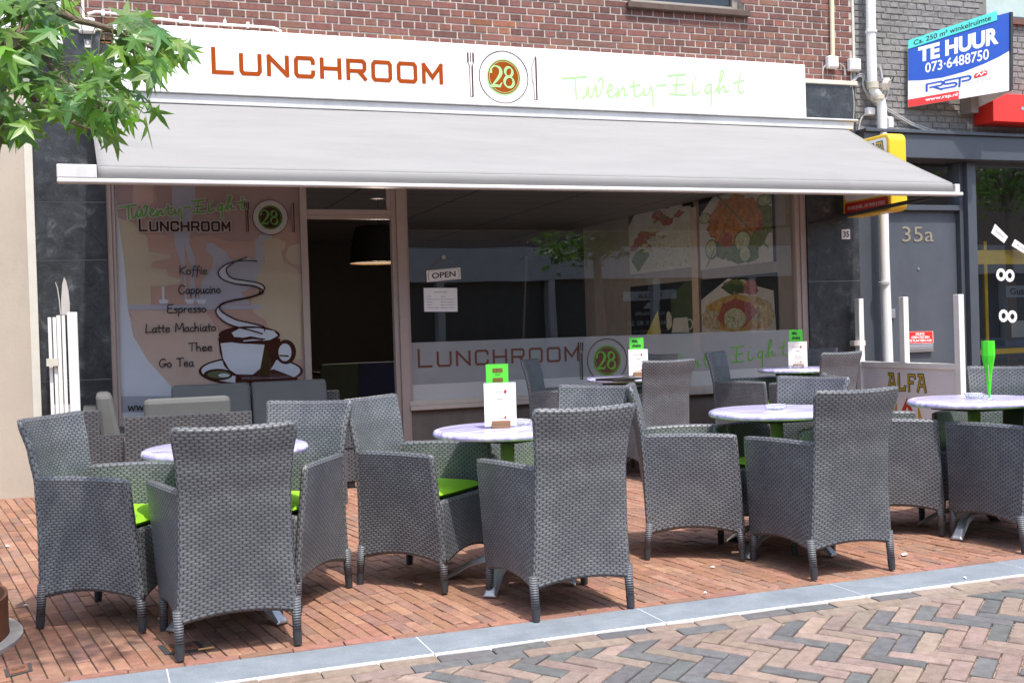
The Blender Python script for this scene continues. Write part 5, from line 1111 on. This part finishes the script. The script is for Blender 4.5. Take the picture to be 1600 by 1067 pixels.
# round tables
def lilac():
    m, nt, b, L = base('lilac_marbled_top'); tc = nd(nt, 'ShaderNodeTexCoord'); mpn = nd(nt, 'ShaderNodeMapping'); mpn.inputs['Scale'].default_value = (1.2, 9, 9); mpn.inputs['Rotation'].default_value = (0, 0, .5); L(tc.outputs['Object'], mpn.inputs[0])
    n = nd(nt, 'ShaderNodeTexNoise', i_Scale=2.2, i_Detail=6, i_Roughness=.6, i_Distortion=.8); L(mpn.outputs[0], n.inputs['Vector'])
    r = ramp(nt, (.34, (.34, .29, .62)), (.5, (.54, .50, .74)), (.66, (.72, .71, .80))); L(n.outputs[0], r.inputs[0]); L(r.outputs[0], b.inputs['Base Color']); b.inputs['Roughness'].default_value = .2; return m
M_LIL = lilac()
M_COL = plain('lime_table_column', (.27, .36, .12), .4, var=.08, sc=4)
def make_table():
    t = thing('bistro_table', (0, 0, 0), 'x', 'table', 'round lilac terrace tables', world=False)
    R_ = .36; c = MB(); prof = [(R_-.05, .715), (R_-.012, .716), (R_-.002, .722), (R_, .732), (R_-.006, .744), (R_-.02, .75), (R_-.05, .751)]
    c.lathe(prof, 64); c.build('tabletop', M_LIL, t, smooth=True).modifiers.new('e', 'EDGE_SPLIT').split_angle = radians(50)
    c = MB(); c.tube([(0, 0, .10), (0, 0, .70)], .034, 20); c.build('column', M_COL, t, smooth=True)
    c = MB(); c.box(-.16, .16, -.16, .16, .69, .714); c.build('plate', P('black_steel2', (.02, .02, .02), .5), t)
    for k in range(4):
        a = pi/2*k+.4; c = MB(); d = Vector((cos(a), sin(a), 0)); s = Vector((-sin(a), cos(a), 0))
        rr = [(.02, .14, .10, .032), (.10, .135, .10, .03), (.20, .105, .075, .03), (.28, .055, .03, .033), (.33, .014, .002, .036)]
        q = []
        for r_, zt_, zb_, hw in rr: q.append([d*r_+s*hw+Vector((0, 0, zb_)), d*r_-s*hw+Vector((0, 0, zb_)), d*r_-s*hw*.6+Vector((0, 0, zt_)), d*r_+s*hw*.6+Vector((0, 0, zt_))])
        vs = [p for g_ in q for p in g_]; fs_ = [(3, 2, 1, 0), (16, 17, 18, 19)]+[(i*4+j, i*4+(j+1) % 4, i*4+4+(j+1) % 4, i*4+4+j) for i in range(4) for j in range(4)]
        c.add(vs, fs_); c.build('leg', M_ALU, t, bevel=.004)
    return t
TB0 = make_table()
TBL = [(.513, -4.06, .2, 'round lilac table at the left, half hidden behind an armchair back'), (1.841, -4.049, .5, 'round lilac table holding a white menu card with green card, at the centre'), (3.398, -4.002, 0., 'round lilac table with nothing but a glass ashtray on it'),
       (4.64, -4.10, .1, 'round lilac table with the tall green tapered glass at the right edge'), (4.002, -1.03, .3, 'round lilac table at the back with a black folder and menu card'), (5.652, -.97, .6, 'round lilac table at the back right by the pier with menu card and ashtray')]
for i, (x, y, rz, lab) in enumerate(TBL):
    o = TB0 if i == 0 else copy_tree(TB0); o.location = (x, y, gz(y)); o.rotation_euler = (0, 0, rz); o['label'] = lab
TH = .752
# menu holders
def menu(px, py, wc, hc, wg, hg, shade, lab, mi_, grn):
    p = onG(px, py, TH); ry = ray(px, py); rz = atan2(ry.y, ry.x)-pi/2; s = (p-CAM).length/FPX
    t = thing('menu_holder', (p.x, p.y, p.z), lab, 'menu', 'menu holders on the tables', rz+.12, world=False)
    c = MB(); c.box(-.045, .045, -.03, .03, 0, .014); c.box(-.045, .045, -.03, -.012, .0145, .035); c.build('base', P('wooden_base', (.22, .12, .06), .5), t, bevel=.002)
    W_, H_, WG, HG = wc*s/2, hc*s, wg*s, hg*s
    c = MB(); c.box(-W_, W_, -.006, -.003, .008, H_); card = c.build('card', P('shade_tinted_card', (.80, .75, .68), .6, var=.02) if shade else M_PAPER, t)  # white cards under the awning get their shade as a tint in the colour
    lt = MB(); T = lambda x, z: (x*W_, -.0075, H_*z)
    text(lt, 'LUNCHROOM', T, -.62, .2, .78, .035, 0); text(lt, 'Welkom', T, -.22, .22, .62, .045, 0, .01)
    for i, (s_, wd) in enumerate((('Probeer ook eens', .36), ('onze lekkere koffie', .5), ('met vers gebak van de dag', .62))): text(lt, s_, T, -wd*.8, wd*.8, .44-.065*i, .04, 0)
    lt.poly([T(.34+.09*cos(2*pi*i/16), .80+.045*sin(2*pi*i/16)) for i in range(16)], 1); lt.poly([T(.30+.07*cos(2*pi*i/16), .23+.035*sin(2*pi*i/16)) for i in range(16)], 1); text(lt, 'LUNCHROOM', T, -.5, .2, .2, .03, 0)
    lt.build('lettering', [P('menu_grey', (.22, .2, .2), .6), P('menu_red', (.36, .05, .05), .6)], card)
    c = MB(); c.box(-WG*.58, WG*.42, .008, .011, .008, HG); gc = c.build('green_card', P('lime_card', (.10, .62, .05), .5, var=.02), t)
    lt = MB(); U = lambda x, z: (-WG*.08+x*WG*.5, .0065, H_+(HG-H_)*z)
    if grn: hand(lt, lambda x, z: U(x, z), 'Milk', -.6, .3, .58, .10, 0, .35) if False else text(lt, 'Milk', U, -.6, .2, .58, .25, 0, .03); text(lt, 'shake', U, -.6, .6, .2, .28, 0, .03) if grn else None
    if not grn:
        for z in (.55, .04): lt.poly([U(-.42, z), U(.5, z), U(.5, z+.22), U(-.42, z+.22)], 1)
        text(lt, 'Happen', U, -.2, .3, .38, .09, 0)
    lt.build('lettering', [M_BLK, P('waffle_print', (.16, .10, .02), .6, var=.5, sc=120)], gc)
menu(782.5, 668, 50, 70, 35, 99, 0, 'white menu card with a green card behind it on the centre table', 0, False)
menu(998, 588, 30, 42, 22, 60, 1, 'shaded white menu card with green milk shake card beside the black folder', 0, True)
menu(1247, 575, 28, 40, 20, 58, 1, 'shaded white menu card with green milk shake card on the table nearest the right pier', 0, True)
M_CG = None
def clearglass():
    m, nt, b, L = base('ashtray_glass'); b.inputs['Base Color'].default_value = (.9, .92, .95, 1); b.inputs['Transmission Weight'].default_value = .85; b.inputs['Roughness'].default_value = .04; b.inputs['IOR'].default_value = 1.45; return m
M_CG = clearglass()
def ashtray(px, py, lab, rz=.3, r_=.05):
    p = onG(px, py, TH); t = MB(); n = 4
    def sq(h, z, k=.25): return [(x*h, y*h, z) for x, y in ((-1+k, -1), (1-k, -1), (1, -1+k), (1, 1-k), (1-k, 1), (-1+k, 1), (-1, 1-k), (-1, -1+k))]
    rings = [sq(r_*.86, 0), sq(r_, .028), sq(r_*.84, .028), sq(r_*.70, .008)]; vs = [q for g_ in rings for q in g_]
    fs_ = [tuple(range(8))[::-1], tuple(range(24, 32))]+[(i*8+j, i*8+(j+1) % 8, i*8+8+(j+1) % 8, i*8+8+j) for i in range(3) for j in range(8)]
    t.add(vs, fs_); o = t.build('ashtray', M_CG, bevel=.003); o.location = p; o.rotation_euler = (0, 0, rz); tag(o, lab, 'ashtray', 'glass ashtrays on the tables')
ashtray(811, 664, 'clear glass ashtray beside the white menu card on the centre table')
ashtray(1212, 640, 'clear glass ashtray alone on its lilac table')
ashtray(1243, 575.5, 'clear glass ashtray in front of the shaded white menu on the rear right table')
t = None
p = onG(1523, 622, TH); o = MB()
for k in range(5): pass
dv = onG(1527, 621, TH); tmp = MB(); a_ = onG(1509, 625, TH); b_ = onG(1538, 617, TH)
ashtray(1522, 622, 'clear glass ashtray beside the tall green tapered glass', .9, .052)
# tall green tapered glass
p = onG(1546, 626, TH); s = (p-CAM).length/FPX; t = thing('tapered_glass', tuple(p), 'tall lime green tapered glass on a round clear foot', 'glass', world=False)
H_ = 86*s; c = MB(); c.lathe([(.004, .012), (9.0*s*.5, H_*.45), (9.2*s, H_*.75), (9.0*s, H_)], 8); c.build('vessel', P('lime_plastic', (.07, .66, .03), .25, var=.05), t)
c = MB(); c.lathe([(11*s, 0), (11*s, .006), (.012, .009), (.006, .016)], 24); c.build('foot', M_CG, t)
c = MB(); c.tube([(-.012, -.012, H_*.33), (-.022, -.02, H_*.60)], .0025, 6); c.build('stirrer', P('straw_tan', (.5, .42, .3), .6), t)
p = onG(968, 594, TH); c = MB(); c.box(-.15, .15, -.11, .11, .001, .018); o = c.build('menu_folder', P('black_folder', (.02, .018, .018), .4), bevel=.004); o.location = p; o.rotation_euler = (0, 0, .25); tag(o, 'black menu folder lying on the rear table beside the menu card', 'folder')
p = onG(1612, 690, .60); c = MB(); c.box(-.06, .06, -.14, .14, 0, .24); o = c.build('bag', P('black_bag', (.012, .012, .012), .6, bump=.3), bevel=.03); o.location = (p.x, p.y, p.z); tag(o, 'black bag just entering the picture at the right edge behind an armchair arm', 'bag')
o.location = onG(1606, 700, .46); 

# lounge furniture by the poster window
def wbox(mb, x0, x1, y0, y1, z0, z1):
    for fs_, ax in (([(x0, y0, z0), (x1, y0, z0), (x1, y0, z1), (x0, y0, z1)], 0), ([(x1, y1, z0), (x0, y1, z0), (x0, y1, z1), (x1, y1, z1)], 0), ([(x0, y1, z0), (x0, y0, z0), (x0, y0, z1), (x0, y1, z1)], 1), ([(x1, y0, z0), (x1, y1, z0), (x1, y1, z1), (x1, y0, z1)], 1), ([(x0, y0, z1), (x1, y0, z1), (x1, y1, z1), (x0, y1, z1)], 2), ([(x0, y1, z0), (x1, y1, z0), (x1, y0, z0), (x0, y0, z0)], 2)):
        uv = [(p[0], p[2]) if ax == 0 else (p[1], p[2]) if ax == 1 else (p[0], p[1]) for p in fs_]; mb.add(fs_, [(0, 1, 2, 3)], uvs=uv)
M_CUS = plain('grey_cushion', (.105, .104, .099), .75, var=.06, bump=.25, bsc=60)
M_CUD = plain('charcoal_cushion', (.115, .115, .108), .7, var=.06, bump=.15, bsc=60)
def lounge(name, x, y, rz, w_, lab, cat, mc, nseat=1, hb=.72):
    t = thing(name, (x, y, gz(y)), lab, cat, 'wicker lounge seats by the poster window', rz, world=False); h = w_/2
    c = MB(); wbox(c, -h, h, -.35, .35, .05, .30); c.build('base', M_LO, t, bevel=.012)
    c = MB(); wbox(c, -h, h, -.38, -.28, .05, hb); c.build('backrest', M_LO, t, bevel=.015)
    for s_ in (-1, 1): c = MB(); wbox(c, min(s_*h, s_*(h-.1)), max(s_*h, s_*(h-.1)), -.279, .36, .301, .56); c.build('armrest', M_LO, t, bevel=.012)
    sw = (w_-.22)/nseat
    for k in range(nseat):
        a = -h+.11+sw*k; c = MB(); c.box(a+.004, a+sw-.004, -.27, .34, .301, .42); c.build('seat_cushion', mc, t, bevel=.03)
        c = MB(); c.hexa([(a+.004, -.275, .425), (a+sw-.004, -.275, .425), (a+sw-.004, -.13, .425), (a+.004, -.13, .425)], [(a+.004, -.30, hb+.10), (a+sw-.004, -.30, hb+.10), (a+sw-.004, -.20, hb+.10), (a+.004, -.20, hb+.10)]); c.build('back_cushion', mc, t, bevel=.03)
    for sx in (-1, 1):
        for sy in (-1, 1): c = MB(); c.box(sx*(h-.05)-.025, sx*(h-.05)+.025, sy*.3-.025, sy*.3+.025, 0, .05); c.build('foot', M_FOOT, t)
    return t
a, b_ = onY(268, 600, -.38), onY(514, 588, -.38)
lounge('lounge_sofa', (a.x+b_.x)/2, -.50, pi, b_.x-a.x+.22, 'wicker sofa with two charcoal back cushions under the coffee cup poster', 'sofa', M_CUD, 2, .70)
p = onY(150, 640, -1.1); lounge('lounge_chair', p.x+.30, -1.1, -pi/2+.0, .78, 'wicker lounge chair side on at the left under the poster, grey cushion', 'armchair', M_CUS)
p = onY(290, 650, -2.1); lounge('lounge_chair', p.x+.02, -1.75, .0, .74, 'wicker lounge chair with its back to us, pale grey cushion top showing', 'armchair', M_CUS)
p = onG(541, 797); t = thing('lounge_table', (p.x-.33, p.y+.38, gz(p.y+.3)), 'low wicker lounge table with flat grey top between two armchairs', 'table', world=False)
hh = p.z; zt_ = onY(545, 703, p.y).z-gz(p.y+.3); c = MB(); wbox(c, -.35, .35, -.35, .35, .03, zt_-.012); c.build('base', M_LO, t, bevel=.01); c = MB(); c.box(-.345, .345, -.345, .345, zt_-.0118, zt_); c.build('top', P('grey_glass_top', (.30, .31, .32), .25), t, bevel=.003)

# ================================================================== SMALL THINGS ON THE GROUND
M_RUST = plain('corten_steel', (.20, .075, .035), .8, var=.4, sc=5, bump=.4, dirt=.3)
pc = onG(15, 1003); R_ = .55; cx, cy = pc.x-R_-.01, pc.y+.12
pt_ = thing('tree_planter', (cx, cy, 0), 'round rusty steel tree planter cut by the left edge', 'planter', world=False)
c = MB(); c.lathe([(R_, 0), (R_, .19), (R_-.012, .19), (R_-.012, .02)], 64); c.build('ring', M_RUST, pt_)
c = MB(); c.lathe([(R_-.013, .0), (R_-.013, .14), (.05, .155)], 40); c.build('soil', P('soil', (.07, .05, .035), .95, var=.5, sc=30, bump=.8), pt_)
c = MB(); c.lathe([(R_+.055, -.01), (R_+.055, .024), (R_+.003, .028), (R_+.003, -.01)], 64); c.build('edging', P('pale_edging', (.42, .41, .39), .85, var=.2), pt_)
def cover(pxs, lab, txt):
    q = [onG(x, y, .005) for x, y in pxs]; ce_ = sum(q, Vector())/4; t = thing('valve_cover', tuple(ce_), lab, 'valve cover', 'rusty valve covers in the paving')
    c = MB(); c.hexa([p-Vector((0, 0, .03)) for p in q], q); c.build('frame', P('dark_iron', (.05, .05, .05), .6, var=.3), t)
    f_ = quad_map(*q, .0); c = MB(); c.hexa([Vector(f_(x, z))-Vector((0, 0, .002)) for x, z in ((.14, .14), (.86, .14), (.86, .86), (.14, .86))], [Vector(f_(x, z))+Vector((0, 0, .004)) for x, z in ((.14, .14), (.86, .14), (.86, .86), (.14, .86))]); ld = c.build('lid', M_RUST, t, bevel=.002)
    c = MB(); f2 = lambda x, z: tuple(Vector(f_(x, z))+Vector((0, 0, .0052))); text(c, txt, f2, .24, .76, .36, .3, 0, .02); c.build('lettering', MAT['dark_iron'], ld, off=(0, 0, 0))
z2_ = lambda x, y: (x*.269, 780+y*.269)
cover([z2_(35, 1032), z2_(190, 990), z2_(180, 944), z2_(22, 985)], 'rusty valve cover lettered WATER beside the planter', 'WATER')
z4_ = lambda x, y: (x*.4375, 880+y*.4375)
cover([z4_(590, 323), z4_(737, 304), z4_(705, 275), z4_(562, 292)], 'rusty valve cover in the paving under the leftmost back-view armchair', 'GAS')
for i, (px, py, s_, lab) in enumerate(((1413, 866, .03, 'white scrap of paper on the bricks near the kerb at the right'), (1114, 886, .012, 'tiny white scrap on the bricks below the centre right armchair'), (1102, 926, .011, 'tiny white scrap on the border bricks near the middle of the kerb'), (746, 874, .02, 'small white scrap on the bricks beside the table foot'), (40, 946, .012, 'tiny white scrap on the bricks beside the planter'), (1508, 903, .012, 'tiny white scrap lying on the kerb stone'), (12, 853, .02, 'thin white scrap on the bricks left of the leftmost armchair'))):
    p = onG(px, py, .006); c = MB(); n = 7; vs = [(s_*(1+.4*random.random())*cos(2*pi*k/n), .45*s_*(1+.4*random.random())*sin(2*pi*k/n), random.uniform(0, .006)) for k in range(n)]+[(0, 0, .009)]
    c.add(vs, [(k, (k+1) % n, n) for k in range(n)]+[tuple(range(n))[::-1]]); o = c.build('paper_scrap', M_PAPER); o.location = p; o.rotation_euler = (0, 0, random.random()*3); tag(o, lab, 'litter', 'paper scraps on the paving')
p = onG(322, 1014, .008); c = MB(); c.tube([(-.03, 0, .004), (.03, 0, .004)], .004, 8); o = c.build('cigarette_end', P('filter_tan', (.6, .36, .15), .8)); o.location = p; o.rotation_euler = (0, 0, .1); tag(o, 'tan cigarette end lying beside the rusty valve cover', 'cigarette end')

# ================================================================== TREES
def leafmat(name):
    m, nt, b, L = base(name); at = nd(nt, 'ShaderNodeVertexColor', layer_name='col'); L(at.outputs[0], b.inputs['Base Color']); b.inputs['Roughness'].default_value = .38
    tl = nd(nt, 'ShaderNodeBsdfTranslucent'); o = mixc(nt, at.outputs[0], (.9, 1.0, .25), mode='MULTIPLY', f=1); br = nd(nt, 'ShaderNodeVectorMath', operation='SCALE'); br.inputs['Scale'].default_value = 1.7; L(o, br.inputs[0]); L(br.outputs[0], tl.inputs[0])
    mx = nd(nt, 'ShaderNodeMixShader', n_0=.42); L(b.outputs[0], mx.inputs[1]); L(tl.outputs[0], mx.inputs[2]); L(mx.outputs[0], nt.nodes['Material Output'].inputs[0]); return m
M_LEAF = leafmat('star_leaf')
M_BARK = plain('bark', (.14, .105, .075), .9, var=.35, sc=18, bump=1.0, bsc=40)
LOBES = [(-122, .66), (-60, .96), (0, 1.12), (60, .96), (122, .66)]
def star_leaf(mb, base_, tipdir, nrm, size, col):
    t = Vector(tipdir).normalized(); n = Vector(nrm); n = (n-t*n.dot(t)).normalized(); s = t.cross(n)
    o = Vector(base_)+t*size*.28; pts = [o-t*size*.20]
    for i, (a, r_) in enumerate(LOBES):
        a0 = radians(a); d = cos(a0)*t+sin(a0)*s; pd = -sin(a0)*t+cos(a0)*s; R = size*.62*r_; dr = -n*size*.10*r_*random.uniform(.2, 1.6)
        pts += [o+d*R*.46-pd*R*.135+dr*.25, o+d*R+dr, o+d*R*.46+pd*R*.135+dr*.25]
        if i < 4: am = radians((a+LOBES[i+1][0])/2); pts.append(o+(cos(am)*t+sin(am)*s)*size*.17)
    vs = [o+n*size*.03]+pts; k = len(pts)
    mb.add(vs, [(0, 1+i, 1+(i+1) % k) for i in range(k)], 0, col)
def inpoly(p, poly):
    x, y = p; c = False
    for (x0, y0), (x1, y1) in zip(poly, poly[1:]+poly[:1]):
        if (y0 > y) != (y1 > y) and x < (x1-x0)*(y-y0)/(y1-y0)+x0: c = not c
    return c
def depthpt(x, y, z): d = ray(x, y); return CAM+d*z
tr = thing('sweetgum_tree', (cx, cy, .15), 'green star-leaved tree branches reaching in at the top left', 'tree')
TZ = 3.75
c = MB(); top = Vector((cx-.05, cy+.1, 3.4)); c.tube(smooth3([(cx, cy, .12), (cx+.02, cy, 1.2), (cx-.02, cy+.05, 2.3), top, (cx, cy+.1, 4.6)]), [.085-.0022*i for i in range(25)], 12); c.build('trunk', M_BARK, tr, smooth=True)
br_ = [[(-70, -60), (30, 20), (70, 90), (110, 140), (165, 175), (215, 185)], [(-50, -80), (60, 0), (110, 28), (160, 42), (225, 70), (268, 88)], [(-80, 20), (10, 120), (60, 160), (110, 190), (150, 205)], [(-90, 70), (0, 165), (30, 200)]]
tips = []
for bl_ in br_:
    pts = smooth3([top+Vector((0, 0, -.5+.1*len(tips)))]+[depthpt(x, y, TZ+.12*sin(x*.03)) for x, y in bl_]); n = len(pts)
    c = MB(); c.tube(pts, [lerp(.022, .0035, i/(n-1)) for i in range(n)], 7); c.build('branch', M_BARK, tr, smooth=True); tips += pts
R1 = [(-40, -40), (95, -40), (100, 40), (92, 75), (130, 85), (165, 100), (190, 140), (228, 150), (244, 178), (222, 196), (190, 210), (150, 222), (122, 205), (84, 185), (52, 190), (45, 225), (20, 215), (-40, 225)]
R2 = [(165, 40), (190, 28), (222, 30), (250, 46), (280, 60), (298, 82), (278, 106), (252, 116), (236, 124), (212, 108), (186, 90), (165, 80)]
lv = MB(); tw = MB()
def leafcol(): return jit(random.choice([(.095, .205, .042), (.12, .245, .048), (.075, .165, .055), (.165, .30, .045), (.105, .215, .06)]), .18, .1)
def add_leaf(p, size):
    near = min(tips, key=lambda q: (q-p).length_squared)
    dirv = (p-near); dirv.z -= .05; dirv += Vector((random.uniform(-.06, .06), random.uniform(-.06, .06), random.uniform(-.12, .0))); 
    if dirv.length < .01: dirv = Vector((.1, 0, -.1))
    tip = dirv.normalized()*.6+Vector((random.uniform(-.4, .6), random.uniform(-.4, .2), random.uniform(-.75, .05)))
    nrm = Vector((random.uniform(-.6, .6), random.uniform(-1.0, .1), random.uniform(.25, 1.1)))
    star_leaf(lv, p, tip, nrm, size, leafcol())
    if (p-near).length < .22: tw.tube([near, near.lerp(p, .55)+Vector((0, 0, .02)), p+Vector(tip).normalized()*size*.1], .0014, 4, caps=False)
for R_, N_ in ((R1, 265), (R2, 52)):
    xs_ = [p[0] for p in R_]; ys_ = [p[1] for p in R_]; k = 0
    while k < N_:
        x, y = random.uniform(min(xs_), max(xs_)), random.uniform(min(ys_), max(ys_))
        if not inpoly((x, y), R_): continue
        add_leaf(depthpt(x, y-14, TZ+random.uniform(-.28, .3)), random.uniform(.095, .138)); k += 1
for k in range(420):
    p = Vector((cx+random.gauss(-.1, .7), cy+random.gauss(0, .55), random.uniform(2.9, 4.9)))
    if p.x > cx+.75 or (p.x > cx+.3 and p.z < 3.1): continue
    star_leaf(lv, p, (random.uniform(-1, 1), random.uniform(-1, 1), -.5), (random.uniform(-.5, .5), random.uniform(-.5, .5), 1), random.uniform(.1, .15), leafcol())
lv.build('leaves', M_LEAF, tr); tw.build('twigs', P('green_twig', (.12, .14, .04), .7), tr)
def street_tree(x, y, h0, r_, lab, n=1500):
    t = thing('street_tree', (x, y, 0), lab, 'tree', 'trees across the street'); c = MB()
    c.tube(smooth3([(x, y, -.3), (x+.03, y, 1.2), (x-.02, y+.03, h0), (x, y, h0+r_)]), [lerp(.12, .06, i/18) for i in range(19)], 10); c.build('trunk', P('pale_bark', (.34, .29, .23), .9, var=.3, sc=18, bump=.6), t, smooth=True)
    l = MB(); cl = [Vector((random.gauss(0, .5), random.gauss(0, .5), random.uniform(-.55, .9)))*r_ for _ in range(26)]
    for k in range(6): c = MB(); c.tube([(x, y, h0+.3), Vector((x, y, h0+r_))+cl[k]*.7], [.04, .015], 6); c.build('limb', M_BARK, t)
    for k in range(n):
        q = random.choice(cl)*1.0+Vector((random.gauss(0, .22), random.gauss(0, .22), random.gauss(0, .18)))*r_
        star_leaf(l, Vector((x, y, h0+r_*.95))+q, (random.uniform(-1, 1), random.uniform(-1, 1), -.4), (random.uniform(-.6, .6), random.uniform(-.6, .6), 1), random.uniform(.14, .2), leafcol())
    l.build('crown', M_LEAF, t)
mir = lambda px, py, D: Vector((onY(px, py, D).x, -D, onY(px, py, D).z))
q = mir(937, 420, 10.5); street_tree(q.x, q.y, q.z-.1, 1.0, 'street tree seen reflected in the shop window, across the street')
q = mir(1580, 330, 11.5); street_tree(q.x, q.y, q.z-.2, 1.2, 'street tree seen reflected in the right-hand shop window')
# ================================================================== THE OTHER SIDE OF THE STREET
OY = -17.5
ob = thing('opposite_building', (4, OY-.5, 0), 'brick shop row across the street with a white fascia, seen in reflection', 'building')
zf0, zf1 = mir(830, 438, -OY).z, mir(830, 386, -OY).z
c = MB(); c.box(-14, 34, OY-.3, OY, zf1+.01, 6.5); 
def obmat():
    m, nt, b, L = base('opposite_brick'); tc = nd(nt, 'ShaderNodeTexCoord'); mpn = nd(nt, 'ShaderNodeMapping'); mpn.inputs['Rotation'].default_value = (pi/2, 0, 0); L(tc.outputs['Object'], mpn.inputs[0]); br = nd(nt, 'ShaderNodeTexBrick', i_Scale=4.); L(mpn.outputs[0], br.inputs['Vector'])
    br.inputs['Color1'].default_value = (.30, .19, .14, 1); br.inputs['Color2'].default_value = (.22, .14, .11, 1); br.inputs['Mortar'].default_value = (.4, .36, .3, 1); L(br.outputs[0], b.inputs['Base Color']); return m
c.build('wall', obmat(), ob)
c = MB(); c.box(-14, 34, OY-.3, OY+.05, zf0, zf1); c.build('fascia', P('opposite_white', (.72, .72, .7), .6), ob)
c = MB(); c.box(-14, 34, OY-.4, OY-.3, -.3, zf0); c.build('shop_glazing', P('opposite_dark', (.10, .10, .10), .3), ob)
for k in range(16):
    x = -13+3.0*k; c = MB(); c.box(x-.09, x+.09, OY-.29, OY+.02, -.25, zf0-.001); c.build('mullion', MAT['opposite_white'], ob)
c = MB(); c.box(-14, 34, OY-.29, OY-.02, -.3, .5); c.build('plinth', P('opposite_plinth', (.4, .38, .36), .8), ob)
a, b_ = mir(1052, 530, -OY+.2), mir(979, 456, -OY+.2); tl2 = thing('agent_board', ((a.x+b_.x)/2, OY+.2, a.z), 'dark estate agent board with TE HUUR strip across the street, seen reflected', 'sign')
YB_ = OY-.15; x0, x1 = b_.x, a.x
c = MB(); c.box(x0, x1, YB_-.03, YB_, a.z, b_.z); c.build('panel', P('board_black', (.015, .015, .018), .3), tl2)
c = MB(); c.box(x0-.08, x1+.12, YB_+.003, YB_+.02, b_.z-.22, b_.z+.02); c.build('strip', P('board_strip', (.7, .7, .68), .5), tl2)
lt = MB(); w_ = x1-x0; M_ = lambda x, z: (x1-x*w_, YB_+.004, z); M2 = lambda x, z: (x1-x*w_, YB_+.022, z); Hh = b_.z-a.z
text(lt, 'TE HUUR', M2, .2, .75, b_.z-.17, .12, 0, .02); text(lt, 'VLHVASTGOED', M_, .15, .8, a.z+.52*Hh, .09, 1, .01); text(lt, '046-443 85 55', M_, .02, .98, a.z+.30*Hh, .13, 1, .01); text(lt, 'www.vlhvastgoed.nl', M_, .05, .95, a.z+.14*Hh, .08, 1)
lt.poly([M_(x, a.z+z*Hh) for x, z in ((.38, .66), (.62, .66), (.5, .8))], 1); lt.build('lettering', [M_BLK, P('board_white', (.85, .85, .85), .5)], tl2)

for o in S.objects:
    if '_w' in o: del o['_w']
